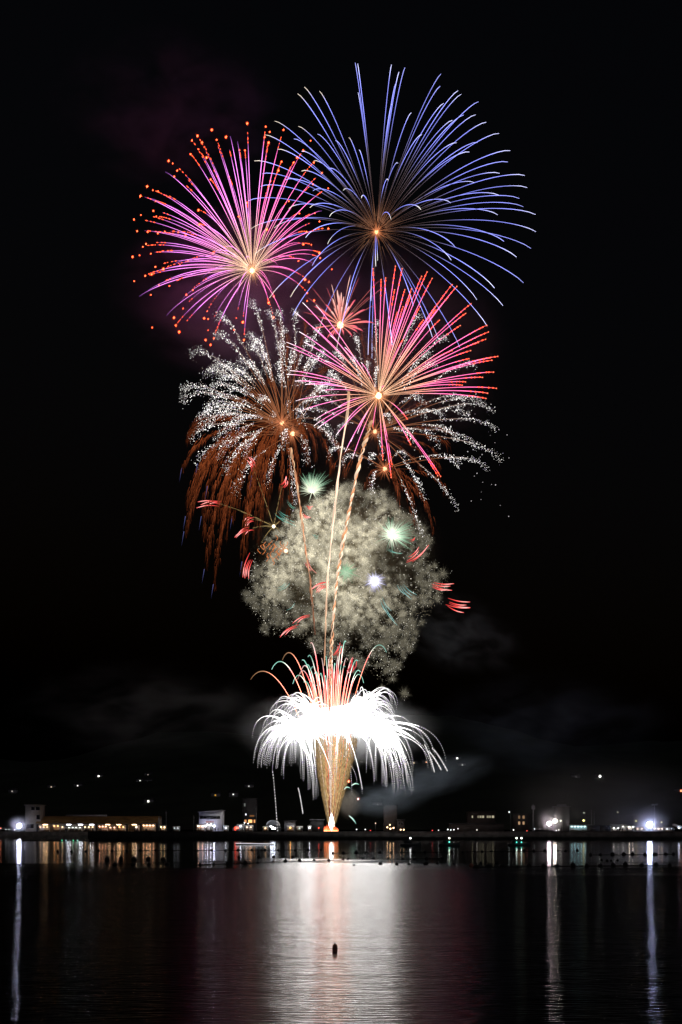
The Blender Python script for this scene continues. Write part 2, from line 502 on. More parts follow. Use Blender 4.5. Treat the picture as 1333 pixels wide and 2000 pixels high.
# ---- pink burst with red tips to the right and white tips to the left
YR = 440.0
cR = (740, 773)
pinkr = crop([(645,60),(685,75),(587,130),(512,75),(800,120),(832,95),(862,133),(740,195),(735,235),(655,333),(905,270),(980,170),(1008,180),(810,380),(1092,283),(1060,340),(1028,412),(690,495),(1185,410),(1195,450),(1178,493),(1135,512),(1250,594),(1210,600),(1215,617),(1080,608),(1225,687),(1160,718),(1060,745),(1242,783),(1190,812),(1180,843),(1040,765),(45,328),(95,275),(75,448),(175,290),(105,510),(0,510),(0,535),(20,678),(0,700),(50,740),(110,760),(200,800),(55,857),(80,920),(175,965),(165,1003),(185,1020),(295,1060),(345,1165),(360,970),(390,1200),(510,1015),(570,1205),(625,1245),(620,1310),(610,1230),(735,1115),(895,1300),(912,1305),(715,965),(580,775),(440,630),(380,1100),(130,400),(345,540),(880,320),(950,250),(700,200),(560,140),(640,200),(790,300),(905,380),(230,620),(300,900),(420,1050),(980,560),(1090,560),(260,470),(690,300)], 560, 500, 3.03)
rootR = thing("pink_firework", P(cR[0], cR[1], YR), "pink firework with orange heart, red tips to its right and white tips to its left", "firework", "round firework bursts")
hot_core(rootR, P(cR[0], cR[1], YR), 1.35, (8, 4, 1.8), (1.1, .42, .18), 130, 9)
for k, e in enumerate(pinkr):
    G = (0, 25)
    dz = depth_for(cR, e, G, 240, YR)
    s = np.linspace(.04, 1, 15)
    white = e[0] < 725
    b = random.uniform(.75, 1.2)
    mid = (1.4 * b, .30 * b, .75 * b) if white else (1.4 * b, .22 * b, .58 * b)
    tip = (1.1, .95, 1.0) if white else (1.0, .12, .06)
    cols = lerp_cols(s, [(0.04, (1.4, .85, .5)), (.2, (1.25, .62, .38)), (.38, (1.25, .45, .36)), (.56, mid), (.86, mid), (.95, tip), (1, tip)])
    rad = (.045 + .15 * smooth(.08, .5, s)) * (1 + .12 * np.sin(s * U(14, 30) + U(0, 6))) * (1 - .2 * smooth(.9, 1, s)) * random.uniform(.85, 1.15)
    pts = path3(cR, e, G, s, YR, dz, 1.1)
    rad = rad * .62; cols = cols * 1.95
    sm = MB().tube(pts, rad, cols)
    st = sm.build("streak", FIRE, rootR)
    if not white and math.hypot(e[0] - cR[0], e[1] - cR[1]) > 70:
        em = MB()
        for q in range(4):
            sq = .82 + q * .045 + random.uniform(-.012, .012)
            pq = path3(cR, e, G, np.array([sq, sq + .02]), YR, dz, 1.1)
            em.bead(pq[0], .22, (8, .33, .12), pq[1] - pq[0], random.uniform(2, 3.5))
        ember(em, pts[-1], .24, (2.2, .55, .3))
        em.build("ember", FIRE, st, np.array(rootR["_o"]))

# ---- white glitter bursts over orange willows
def glitter(root, c, e, G, Y0, Rpx, n, spread, bright=1.0):
    dz = depth_for(c, e, G, Rpx, Y0)
    mb = MB()
    k0 = random.uniform(.3, .42)
    ss = k0 + (1 - k0) * RNG.random(n) ** .8
    pts = path3(c, e, G, ss, Y0, dz)
    for s_, p in zip(ss, pts):
        o = RNG.normal(size=3) * spread * (.35 + .9 * (s_ - k0) / (1 - k0))
        o[2] -= abs(RNG.normal()) * spread * 1.0 * s_
        h = random.random()
        cc = np.array((2.6, 2.5, 2.4)) if h < .78 else (np.array((1.0, .85, 1.25)) if h < .9 else np.array((1.2, .95, .8)))
        mb.bead(p + o, random.choice((.07, .09, .11, .16)) * (1.3 if s_ < .8 else .9), cc * bright * random.uniform(.5, 1.3))
    # faint brown course towards the heart of the shell
    s = np.linspace(.06, k0 + .25, 7)
    mb.tube(path3(c, e, G, s, Y0, dz), .16, lerp_cols(s, [(.06, (.34, .12, .05)), (k0, (.25, .1, .05)), (k0 + .25, (.5, .42, .38))]))
    mb.build("glitter_trail", SPARK, root)

def willow(root, c, e, G, Y0, Rpx, n, col=(.2, .055, .015), s0=.08):
    dz = depth_for(c, e, G, Rpx, Y0)
    mb = MB()
    s = np.linspace(s0, 1, 14)
    core = path3(c, e, G, s, Y0, dz)
    fade = lambda q: (.55 + .45 * math.sin(min(1, q / .5) * math.pi / 2)) * (1 - .7 * float(smooth(.72, 1, np.array(q))))
    mb.tube(core, .09, np.array([np.array(col) * .8 * fade(q) for q in s]))
    for _ in range(n):
        q = random.uniform(.3, 1.0)
        p = path3(c, e, G, np.array([q, min(q + .02, 1.02)]), Y0, dz)
        t = unit(p[1] - p[0])
        side = rdir(); side = unit(side - t * side.dot(t))
        wd = 1.5 * (.3 + q) * (1 - .5 * float(smooth(.85, 1, np.array(q))))
        a = p[0] + side * random.uniform(.0, wd) - t * random.uniform(0, 2)
        bpt = a + t * random.uniform(2.0, 5.0) + side * random.uniform(.1, .7) + np.array((0, 0, -1.2))
        cc = np.array(col) * fade(q) * random.uniform(.6, 1.7)
        mb.hair(a, bpt, .105, cc * 1.3, cc * .2)
    mb.build("willow_trail", SPARK, root)

cA, cA2 = (551, 826), (572, 847)
YG = 485.0
rootA = thing("white_glitter_firework", P(cA[0], cA[1], YG), "white sparkling firework at centre left, brushes of tiny stars around a reddish heart", "firework", "white glitter fireworks")
hot_core(rootA, P(cA[0], cA[1], YG), 1.1, (4, 1.8, .9), (.75, .24, .1), 160, 13)
hot_core(rootA, P(cA2[0], cA2[1], YG - 4), 1.1, (4, 1.8, .9), (.75, .24, .1), 120, 9)
gl = crop([(515,40),(625,105),(690,110),(290,135),(280,262),(495,265),(120,380),(210,520),(50,625),(60,690),(805,110),(960,225),(500,340),(590,400),(430,440),(690,470),(215,750),(155,830),(120,940),(145,1110),(340,1170),(405,1290),(620,1240),(300,1050),(280,960),(170,880),(470,1060),(800,1400),(885,1100),(1070,1010),(1040,930),(900,300),(1000,400),(790,400),(760,770),(865,830),(1100,560),(1060,640),(930,440),(350,640),(250,690),(640,870),(720,1000),(350,900),(260,480),(400,520),(1000,620),(950,740),(560,720),(720,230),(540,300),(250,610),(300,560),(180,800),(230,840),(400,980),(700,330),(600,500),(320,480),(480,470),(700,560),(330,790),(410,860)], 340, 580, 3.391)
for e in gl:
    L = math.hypot(e[0] - cA[0], e[1] - cA[1])
    glitter(rootA, random.choice((cA, cA, cA2)), e, (-3, 62), YG, 215, int(50 + 130 * min(1, L / 150)), .95)

rootW = thing("orange_willow_firework", P(cA[0], cA[1], YG + 6), "big rusty orange willow at left, feathery drooping trails behind the white glitter", "firework", "orange willow fireworks")
wl = crop([(80,1590),(90,1400),(60,1160),(190,1450),(215,1800),(270,1950),(300,1650),(450,1850),(480,1700),(530,1600),(390,1480),(240,1250),(330,1380),(420,1400),(580,1500),(640,1300),(150,1250),(90,950),(120,870),(690,170),(870,170),(790,350),(740,260),(1000,480),(950,640),(880,1120),(940,1080),(1040,1180),(1130,1200),(820,1450),(760,1500),(700,1500),(860,1000),(200,1600),(130,1350),(290,1500),(350,1600),(500,1350),(460,1550),(560,1650),(110,1480),(240,1700),(620,1450),(540,1250),(600,700),(500,650),(400,700),(620,560),(850,500),(820,640)], 340, 580, 3.391)
mb = MB(); mb.ball(P(cA[0], cA[1], YG + 6), .8, (2, .7, .3), 8, 5); mb.build("core", FIRE, rootW)
for e in wl:
    up = e[1] < 800
    L = math.hypot(e[0] - cA[0], e[1] - cA[1])
    willow(rootW, cA, e, (-12, 30) if up else (-10, 40 + .75 * max(0, e[1] - cA[1])), YG + 6, 190 if up else 300, int(50 + L * .32), (.165, .036, .011) if e[0] < 600 else (.15, .033, .012))
# blue stragglers falling out of the willow
mb = MB()
for x, y in crop([(45,1180),(70,1500),(175,1500),(195,1850),(255,1950),(380,1500),(445,1800),(215,1300),(60,1600),(510,1230),(150,1150)], 340, 580, 3.391):
    p0, p1 = P(x + 2, y - 14, YG), P(x - 3, y + 16, YG)
    mb.hair(p0, p1, .16, (.10, .11, .30), (.03, .03, .10))
mb.build("falling_sparks", SPARK, rootW)

cC, cD = (733, 843), (752, 916)
YH = 492.0
rootC = thing("white_glitter_firework", P(cC[0], cC[1], YH), "white sparkling firework at right, thin curved brushes of tiny stars below the pink burst", "firework", "white glitter fireworks")
hot_core(rootC, P(cC[0], cC[1], YH), 1.0, (3.6, 1.4, .7), (.75, .24, .1), 90, 7)
gr = crop([(1110,655),(1215,915),(1075,950),(1240,1030),(1270,1215),(1180,1260),(1020,1240),(1010,1500),(800,1640),(815,1430),(505,1400),(500,1230),(720,1210),(570,1190),(950,490),(795,355),(540,400),(410,490),(880,650),(1050,860),(830,960),(800,860),(900,1120),(620,990),(245,710),(290,580),(70,760),(60,950),(390,620),(850,590),(930,960),(1000,1080),(480,640),(540,680),(1150,870),(1120,1130),(760,1120),(300,1060),(250,1180),(330,1240),(120,860)], 560, 500, 3.03)
for e in gr:
    L = math.hypot(e[0] - cC[0], e[1] - cC[1])
    c0 = cC if e[1] < 880 else random.choice((cC, cD))
    glitter(rootC, c0, e, (6, 52), YH, 240, int(45 + 95 * min(1, L / 170)), .7, .95)
mb = MB()
for _ in range(26):     # stars drifting loose at the right edge
    x, y = random.gauss(945, 28), random.gauss(895, 50)
    mb.bead(P(x, y, YH), random.choice((.16, .22, .28)), np.array((1, .9, .95)) * random.uniform(.3, .9))
mb.build("loose_sparks", SPARK, rootC)
rootV = thing("orange_willow_firework", P(cD[0], cD[1], YH + 6), "smaller orange willow at right, thin rusty trails falling from two cores under the pink burst", "firework", "orange willow fireworks")
hot_core(rootV, P(cD[0], cD[1], YH + 2), 1.1, (3.4, 1.4, .7), (.75, .24, .1), 110, 8)
for e in crop([(940,1400),(870,1650),(760,1600),(670,1500),(500,1390),(470,1380),(665,1440),(890,1180),(960,1130),(840,880),(1000,1060),(700,600),(480,530),(430,370),(340,1320),(260,1290),(720,1370),(800,1280),(600,1100),(820,1500),(640,1330),(560,1300),(910,1260),(520,500),(620,620),(750,1480)], 560, 500, 3.03):
    up = e[1] < 790
    willow(rootV, cD if e[1] > 940 else cC, e, (2, 20) if up else (0, 30 + .5 * max(0, e[1] - cD[1])), YH + 6, 170 if up else 230, int(22 + .12 * abs(e[1] - cD[1])), (.19, .042, .015))

# ------------------------------------------------------------------ crackling cloud of tiny dandelion bursts
KH = (.62, .56, .40)
def dandelion(seed, n, gain=1.0):
    rg = np.random.default_rng(seed)
    mb = MB()
    for _ in range(n):
        d = unit(rg.normal(size=3)); l = .22 + .88 * rg.random()
        d2 = d * l + np.array((0, 0, -.08))
        br = rg.uniform(.5, 1.2) * gain
        c0 = np.array(KH) * .72 * br; c1 = np.array((.17, .155, .115)) * br
        mb.hair(d * rg.uniform(.03, .3), d2, .0135, c0, c1)
    for _ in range(5):
        d = unit(rg.normal(size=3)) * rg.uniform(.2, 1.0)
        mb.bead(d, .03, np.array((1.1, 1.05, .95)) * rg.uniform(.6, 1.4))
    return mb
poly = crop([(330,250),(430,200),(560,130),(640,110),(760,150),(830,210),(900,270),(980,330),(1040,420),(1000,510),(1100,560),(1110,640),(1050,740),(1000,820),(940,880),(940,950),(880,1050),(840,1130),(770,1190),(680,1080),(430,1000),(350,930),(150,910),(130,860),(60,740),(50,640),(90,580),(90,470),(180,390),(260,310)], 460, 900, 2.666)
def inside(x, y, pg=poly):
    c = False
    for i in range(len(pg)):
        (x1, y1), (x2, y2) = pg[i], pg[i - 1]
        if (y1 > y) != (y2 > y) and x < (x2 - x1) * (y - y1) / (y2 - y1) + x1:
            c = not c
    return c
def weight(x, y):
    wt = .16
    for (a, b, r, k) in ((672, 1035, 70, 1.6), (600, 1075, 55, 1.0), (540, 1140, 30, .9), (660, 1140, 70, .7), (650, 1215, 70, .5), (745, 1200, 60, .45), (790, 1080, 60, .3), (700, 970, 60, .45), (840, 1140, 40, .35)):
        wt += k * math.exp(-((x - a) ** 2 + (y - b) ** 2) / (2 * r * r))
    for (a, b, r) in ((700, 985, 22), (765, 1092, 25), (590, 1165, 22), (800, 1120, 20), (700, 1260, 28), (610, 1110, 14), (505, 1080, 14)):
        wt *= 1 - .95 * math.exp(-((x - a) ** 2 + (y - b) ** 2) / (2 * r * r))
    return wt
spots = []
while len(spots) < 1350:
    x, y = random.uniform(475, 880), random.uniform(935, 1350)
    if inside(x, y) and random.random() < weight(x, y) / 1.9:
        spots.append((x, y))
spots += [(767, 1325), (790, 1355), (735, 1300), (705, 1290), (690, 1310), (480, 1160), (498, 1180), (865, 1120), (872, 1145), (850, 1105)]
protos = [dandelion(50 + k, 170, (.34, .38, .42)[k // 3]).build("crackle_burst", SPARK) for k in range(9)]
spots.sort(key=lambda q: weight(*q))
first, rest = spots[:290], spots[290:]
CRL = "tiny khaki dandelion-shaped crackle, one of many forming the round cloud"
for k, (x, y) in enumerate(first):
    if k < 9: o = protos[k]
    else: o = protos[min(2, int(k / len(first) * 3)) * 3 + k % 3].copy()
    if k >= 9: COL.objects.link(o)
    o.location = P(x, y, random.uniform(462, 505))
    s = 2.4 + 2.6 * random.random() ** 1.4
    o.scale = (s, s, s)
    o.rotation_euler = (U(0, 6.28), U(0, 6.28), U(0, 6.28))
    tag(o, CRL, "firework", "tiny crackling bursts")
mb = MB()
for k, (x, y) in enumerate(rest):
    d = dandelion(400 + k % 25, 130); sc_ = 1.9 + 3.0 * random.random() ** 1.6; p = P(x, y, random.uniform(462, 505))
    a = random.uniform(0, 6.28); ca, sa = math.cos(a), math.sin(a)
    vv = np.concatenate(d.v) * sc_; vv = np.stack([vv[:, 0] * ca - vv[:, 1] * sa, vv[:, 0] * sa + vv[:, 1] * ca, vv[:, 2]], -1) + p
    mb.add(vv, np.concatenate(d.f), np.concatenate(d.c) * (.18 + .66 * min(1.9, weight(x, y)) ** 1.6) * U(.45, 1.6))
for _ in range(1500):
    x, y = random.uniform(485, 870), random.uniform(945, 1330)
    if inside(x, y):
        mb.bead(P(x, y, random.uniform(455, 480)), random.choice((.07, .08, .1, .12, .14, .2)), np.array((1.5, 1.4, 1.15)) * U(.6, 1.3))
n = 0
while n < 9000:     # fine dust of sparks between the crackles
    x, y = random.uniform(478, 878), random.uniform(938, 1345)
    wgt = weight(x, y)
    if not inside(x, y) or random.random() > wgt / 1.9: continue
    n += 1
    p = P(x, y, random.uniform(456, 500)); d = rdir() * U(.3, 1.1)
    cc = np.array((.85, .75, .52)) * U(.3, 1.2) * (.5 + .5 * wgt)
    mb.hair(p, p + d, .055, cc, cc * .4)
tag(mb.build("crackle_sparks", SPARK), "dense mass of overlapping khaki crackles at the heart of the round cloud", "firework", "tiny crackling bursts", 'stuff')

# ------------------------------------------------------------------ green and white spider bursts in the cloud
def spider(name, label, c, Y0, rpx, n, c_in, c_out, bias, core_r, core_col):
    root = thing(name, P(c[0], c[1], Y0), label, "firework", "small bright bursts in the crackling cloud")
    p = P(c[0], c[1], Y0)
    mb = MB()
    mb.ball(p, core_r * .4, core_col, 10, 6, (1, 1, 1.1))
    for _ in range(int(n * 4)):
        d = rdir() + np.array(bias) * .7
        q = random.uniform(.25, .85)
        mb.hair(p, p + unit(d) * rpx * Y0 / F * q, .13, np.asarray(core_col) * .4, mix(c_in, c_out, q) * (1.1 - q))
    mb.build("core", FIRE, root)
    for k in range(min(n, 95)):
        d = unit(rdir() + np.array(bias)) ; l = rpx * Y0 / F * random.uniform(.6, 1.1)
        s = np.linspace(.1, 1, 6)
        pts = p + d[None] * (l * s)[:, None] + np.array((.5, 0, -.6))[None] * (s ** 2)[:, None] * l * .18
        MB().tube(pts, .12 * (1 - .7 * s), lerp_cols(s, [(.1, c_in), (.5, mix(c_in, c_out, .6)), (1, np.asarray(c_out) * .35)])).build("streak", SPARK, root)
PG = (1.0, 1.25, .95)
spider("green_spider_firework", "pale green spider burst at top left of the crackling cloud, beside the thin rising tail", (610, 960), 450, 44, 90, PG, (.35, .8, .48), (.12, 0, 1.25), 1.3, (4, 4, 3))
spider("green_spider_firework", "pale green spider burst at upper right of the crackling cloud, white hot centre", (766, 1046), 450, 44, 90, PG, (.35, .8, .48), (.5, 0, .6), 1.9, (5, 5, 4))
spider("green_spider_firework", "dim green spider burst in the middle of the cloud touching the twisted tail", (676, 1118), 452, 28, 60, (.5, .75, .5), (.12, .5, .22), (0, 0, .25), .9, (1.6, 2, 1.4))
spider("white_spider_firework", "bluish white star burst with lavender needles right of middle in the crackling cloud", (732, 1135), 446, 24, 85, (1.5, 1.5, 1.7), (.9, .85, 1.5), (0, 0, .05), 1.5, (5, 5, 5.4))

# ------------------------------------------------------------------ gold palm with red tips, and loose comet fragments
def dashes(mb, a, b, n, gap, Y0, col, hot, rad=.36, bow=3):
    """n parallel glowing dashes from a to b (photo pixels)"""
    t0 = np.array((b[0] - a[0], b[1] - a[1]), float); L0 = np.linalg.norm(t0); t0 /= L0
    for k in range(n):
        an = random.gauss(0, .07); t = np.array((t0[0] * math.cos(an) - t0[1] * math.sin(an), t0[0] * math.sin(an) + t0[1] * math.cos(an)))
        nrm = np.array((-t[1], t[0])); L = L0 * random.uniform(.55, 1.1)
        o = (k - (n - 1) / 2) * gap; sh = random.uniform(-.2, .2) * L
        s = np.linspace(0, 1, 7)
        q = np.array(a)[None] + t[None] * (L * s + sh)[:, None] + nrm[None] * (o + bow * np.sin(s * math.pi))[:, None] + np.array((0, 1.0))[None] * (s * s * 2)[:, None]
        Y = Y0 + k * 1.5
        pts = np.stack([(q[:, 0] - CX) * Y / F, np.full(7, Y), EYE + (HY - q[:, 1]) * Y / F], -1)
        mb.tube(pts, rad * (.35 + .65 * np.sin(np.clip(s, .05, .97) * math.pi) ** .7), lerp_cols(s, [(0, np.asarray(col) * .4), (.45, col), (.8, hot), (1, col)]))
    return mb
RED, REDH = (1.3, .11, .10), (1.9, .75, .7)
cO = (535, 1028); YO = 452
rootO = thing("gold_palm_firework", P(cO[0], cO[1], YO), "thin gold spoked burst at left of the cloud, spokes ending in clusters of red dashes", "firework")
hot_core(rootO, P(cO[0], cO[1], YO), .8, (2.5, 2.2, 1.6), (.3, .2, .08), 40, 4)
for tip0, tip1 in (((495, 915), (483, 890)), ((551, 952), (560, 934)), ((432, 984), (392, 984)), ((494, 1014), (474, 1026)), ((492, 1032), (463, 1044)), ((570, 1005), (590, 998)), ((512, 1058), (500, 1075)), ((548, 1040), (556, 1048))):
    mb = MB()
    for _ in range(34):
        q = random.uniform(.05, 1)
        x = cO[0] + (tip0[0] - cO[0]) * q; y = cO[1] + (tip0[1] - cO[1]) * q - 3 * math.sin(q * 3.14)
        x1 = x + (tip0[0] - cO[0]) * .1 + random.uniform(-1, 1); y1 = y + (tip0[1] - cO[1]) * .1 + random.uniform(0, 2.5)
        mb.hair(P(x, y, YO), P(x1, y1, YO), .14, np.array((.42, .3, .12)) * (1.1 - .6 * q), (.1, .07, .03))
    sp = mb.build("spoke", SPARK, rootO)
    if tip1[0] < 580 and not (500 < tip1[0] < 557 and tip1[1] > 1040) and tip1 != (500, 1075):
        dashes(MB(), tip0, tip1, 4, 3.0, YO, RED, REDH, .22).build("red_tips", FIRE, sp, np.array(rootO["_o"]))
frags = [
    ((490, 1090), (475, 1135), 4, RED, REDH, "cluster of red dashes hanging at the far left edge of the crackling cloud"),
    ((598, 1094), (617, 1120), 4, (.75, .2, .17), (.9, .4, .32), "dull red dashes slanting across the thin tail inside the cloud"),
    ((638, 1142), (608, 1155), 5, RED, REDH, "fan of red dashes just left of the tall pale tail"),
    ((600, 1205), (562, 1222), 2, RED, REDH, "upper pair of red dashes at the lower left of the cloud"),
    ((580, 1222), (547, 1243), 3, RED, REDH, "lower trio of red dashes at the lower left of the cloud"),
    ((800, 1095), (838, 1060), 5, RED, REDH, "sheaf of red dashes at the right rim of the cloud under the green burst"),
    ((801, 1056), (815, 1043), 2, (.8, .12, .1), RED, "short red pair just right of the upper right green burst"),
    ((845, 1142), (890, 1146), 4, RED, REDH, "horizontal red dashes beyond the right rim of the cloud"),
    ((874, 1168), (914, 1172), 1, RED, REDH, "single thin red dash above the lowest right fan"),
    ((878, 1180), (925, 1190), 4, RED, REDH, "fan of red dashes farthest right, below the horizontal ones"),
    ((601, 989), (613, 990), 2, RED, REDH, "tiny red stub under the upper left green burst"),
    ((592, 1004), (608, 1010), 2, RED, REDH, "short red dashes beside the thin tail below the left green burst"),
    ((655, 1280), (668, 1256), 4, RED, (1, .3, .3), "red dashes right of the twisted tail above the fountain"),
    ((683, 1312), (690, 1284), 5, (.85, .1, .12), RED, "thick red sheaf rising right above the fountain"),
    ((542, 1002), (578, 1022), 5, (.12, .45, .36), (.4, .8, .65), "teal dashes slanting beside the gold spoked burst"),
    ((560, 976), (574, 990), 2, (.12, .45, .36), (.3, .7, .5), "two short teal dashes left of the upper left green burst"),
    ((545, 1150), (568, 1130), 3, (.2, .5, .42), (.5, .8, .7), "teal dashes in the lower left lobe of the cloud"),
    ((560, 1192), (580, 1174), 1, (.2, .5, .42), (.5, .8, .7), "single teal dash low in the left lobe"),
    ((782, 1142), (812, 1168), 4, (.2, .5, .48), (.5, .85, .8), "teal dashes right of the white star burst"),
    ((746, 1172), (775, 1210), 4, (.2, .5, .48), (.5, .85, .8), "teal dashes falling below the white star burst"),
    ((755, 1072), (790, 1076), 2, (.2, .5, .42), (.4, .8, .6), "teal streak under the upper right green burst"),
    ((612, 1046), (622, 1044), 3, (.2, .5, .42), (.4, .8, .6), "faint teal hooks left of the tall pale tail"),
]
for a, b, n, c0, c1, lab in frags:
    mb = dashes(MB(), a, b, n, 3.0, 446, c0, c1, .22 if c0[0] > .5 else .13)
    tag(mb.build("comet_fragment", FIRE, None, P(a[0], a[1], 446)), lab, "firework", "comet fragments in the crackling cloud")
mb = MB()
for _ in range(34):
    x, y = random.gauss(541, 14), random.gauss(1068, 11)
    q = [P(x + 3 * math.sin(k * .9 + x), y + k * 2.4, 447) for k in range(5)]
    mb.tube(q, .13, (.75, .22, .06))
mb.ball(P(559, 1076, 447), .8, (3, 1.8, 1.1), 8, 5)
tag(mb.build("orange_squib", SPARK, None, P(541, 1068, 447)), "small tangle of orange squiggles at the left of the cloud beside a bright dot", "firework")

# ------------------------------------------------------------------ rising tails
def rising_tail(label, pts, Y0, amp, period, cols, rad, strands=2):
    root = thing("rising_tail", P(pts[-1][0], pts[-1][1], Y0), label, "firework", "rising tails of the shells")
    y = np.array([p[1] for p in pts], float); x = np.array([p[0] for p in pts], float)
    t = np.linspace(0, 1, 130)
    cum = np.concatenate([[0], np.cumsum(np.hypot(np.diff(x), np.diff(y)))]); L = cum[-1]
    qx, qy = np.interp(t * L, cum, x), np.interp(t * L, cum, y)
    k = np.ones(13) / 13
    qx[6:-6] = np.convolve(qx, k, 'valid')
    ph = np.cumsum(1 + .35 * np.sin(t * 23 + 1)) / 130 * L / period * 6.283
    for i in range(strands):
        a = amp * (.75 + .35 * np.sin(t * 17 + i))
        pxs = qx + a * np.sin(ph + i * 3.14)
        Ys = Y0 + a * np.cos(ph + i * 3.14) * Y0 / F
        p3 = np.stack([(pxs - CX) * Ys / F, Ys, EYE + (HY - qy) * Ys / F], -1)
        fl = 1 + .35 * np.sin(ph * 1.0 + i * 2)
        c = lerp_cols(t, cols[i % len(cols)]) * fl[:, None]
        MB().tube(p3, rad * (.8 + .35 * np.sin(ph * .5 + i)) * (1 - .5 * t), c, 4).build("spark_strand", FIRE, root)
peach = [(0, (.6, .32, .18)), (.15, (1.25, .88, .62)), (.6, (1.4, 1.02, .75)), (.85, (.85, .5, .3)), (1, (.6, .28, .16))]
rust = [(0, (.4, .16, .07)), (.15, (.8, .34, .16)), (.6, (.85, .4, .2)), (1, (.55, .2, .1))]
rising_tail("thin rising tail at left, under the white glitter firework, fading out within the cloud", [(568, 875), (578, 930), (586, 985), (592, 1030), (598, 1080), (606, 1130), (611, 1185), (616, 1240)], 440, 1.6, 34, [[(0, (.7, .4, .22)), (.5, (.95, .6, .38)), (.75, (.6, .3, .18)), (1, (.12, .06, .04))], [(0, (.5, .2, .1)), (.5, (.75, .3, .15)), (1, (.1, .04, .02))]], .42)
rising_tail("straight pale rising tail in the middle, from the fountain up to the pink burst", [(682, 765), (680, 810), (668, 870), (658, 960), (648, 1050), (640, 1130), (637, 1200), (634, 1300)], 438, 1.1, 90, [peach, peach], .44)
rising_tail("twisted rope-like orange tail, rightmost of the three, up to the pink burst core", [(726, 822), (716, 855), (704, 895), (690, 960), (672, 1050), (660, 1120), (652, 1200), (646, 1290), (644, 1390)], 436, 2.6, 24, [peach, rust], .55)

# ------------------------------------------------------------------ the ground display: white palms, comets, fountain
YM = 456.0
WH = np.array((1.0, .98, .96))
def palm(label, c, ends, Gy, strength, rmax, Y0, nmain=98, gx=0, jit=(22, 8)):
    root = thing("white_palm_firework", P(c[0], c[1], Y0), label, "firework", "white palms of the ground display")
    over = MB(); dots = MB(); c00 = c
    for k, e in enumerate(ends):
        c = (c00[0] + max(-1.7, min(1.7, random.gauss(0, 1))) * jit[0], c00[1] + max(-1.7, min(1.7, random.gauss(0, 1))) * jit[1])
        G = (gx, Gy * random.uniform(.8, 1.2))
        dz = random.uniform(-1, 1) * 16
        brk = random.uniform(.4, .72)
        s = np.linspace(.02, brk, 12)
        mb = MB() if k < nmain else over
        cols = lerp_cols(s, [(0, WH * strength), (.3, WH * strength * .6), (.5, WH * 2.2), (1, WH * 1.3)])
        rad = (.13 + (rmax - .13) * (1 - smooth(.0, .42, s))) * random.uniform(.8, 1.2)
        mb.tube(path3(c, e, G, s, Y0, dz), rad, cols)
        sb = np.arange(brk, 1.0, .026)
        pb = path3(c, e, G, sb, Y0, dz)
        for i, p in enumerate(pb):
            fr = (sb[i] - brk) / (1 - brk)
            cc = WH if random.random() < .8 else np.array((.85, .7, 1.0))
            dots.bead(p, .2 * (1 - .35 * fr), cc * (1.5 - .9 * fr), pb[min(i + 1, len(pb) - 1)] - pb[max(i - 1, 0)], 1.7)
        if k < nmain: mb.build("streak", FIRE, root)
    if over.n: tag(over.build("streak_mass", FIRE, root), kind='stuff')
    tag(dots.build("dotted_tips", FIRE, root), kind='stuff')
    return root
U = random.uniform
def stream(cs, n):
    return [(a + random.gauss(0, 3.2), b - abs(random.gauss(0, 14))) for a, b in cs for _ in range(n)]
ends = [(U(493, 545), U(1430, 1505)) for _ in range(34)] + stream([(512, 1500), (528, 1515), (541, 1505), (553, 1525), (566, 1500), (578, 1495), (590, 1530), (603, 1548), (612, 1566), (616, 1560)], 5)
palm("left white palm of the ground display, dense dotted arcs drooping far to the left", (585, 1425), ends, 92, 12, .7, YM, jit=(16, 7))
ends = [(U(524, 560), U(1392, 1425)) for _ in range(10)] + [(U(555, 640), U(1385, 1440)) for _ in range(22)]
palm("small white palm above the left one, few thin arcs curling to the left", (612, 1392), ends, 75, 5, .4, YM + 4, jit=(10, 4))
ends = [(U(735, 780), U(1375, 1450)) for _ in range(34)] + [(U(690, 745), U(1370, 1440)) for _ in range(22)]
palm("upper right white palm of the ground display, bright round lobe of arcs", (694, 1392), ends, 80, 5, .6, YM + 6, jit=(14, 8))
ends = [(U(745, 812), U(1440, 1540)) for _ in range(34)] + stream([(735, 1530), (748, 1538), (756, 1545), (768, 1555), (778, 1548), (786, 1556), (796, 1540), (803, 1552), (720, 1510), (792, 1520)], 6) + [(U(800, 872), U(1470, 1510)) for _ in range(9)]
palm("right white palm of the ground display, arcs drooping down to the right over smoke", (722, 1420), ends, 95, 12, .7, YM - 4, jit=(18, 8))
ends = [(U(585, 735), U(1400, 1455)) for _ in range(70)] + [(U(640, 715), U(1450, 1560)) for _ in range(18)]
palm("central white palm of the ground display, a blinding band over the gold fountain", (655, 1412), ends, 60, 14, 1.1, YM + 2, jit=(42, 11))

# loose falling white stars
for a, b, lab in (((533, 1508), (543, 1628), "long dotted white spark falling at far left below the left palm"),
                  ((583, 1540), (592, 1588), "short dotted white spark falling left of the fountain"),
                  ((694, 1478), (708, 1540), "dotted white spark falling just right of the fountain"),
                  ((830, 1455), (849, 1507), "dotted white spark right of the right palm, nearest to it"),
                  ((845, 1462), (874, 1505), "dotted white spark farthest to the right of the palms"),
                  ((838, 1468), (862, 1503), "dotted white spark between two others right of the palms")):
    mb = MB()
    for k in range(22):
        q = k / 21
        p = P(a[0] + (b[0] - a[0]) * (q ** .8), a[1] + (b[1] - a[1]) * q, YM - 8)
        mb.bead(p, .25, WH * random.uniform(.5, 1.1), (0.1, 0, 1), 2)
    tag(mb.build("falling_star", FIRE, None, P(a[0], a[1], YM - 8)), lab, "firework", "loose white stars falling from the palms")

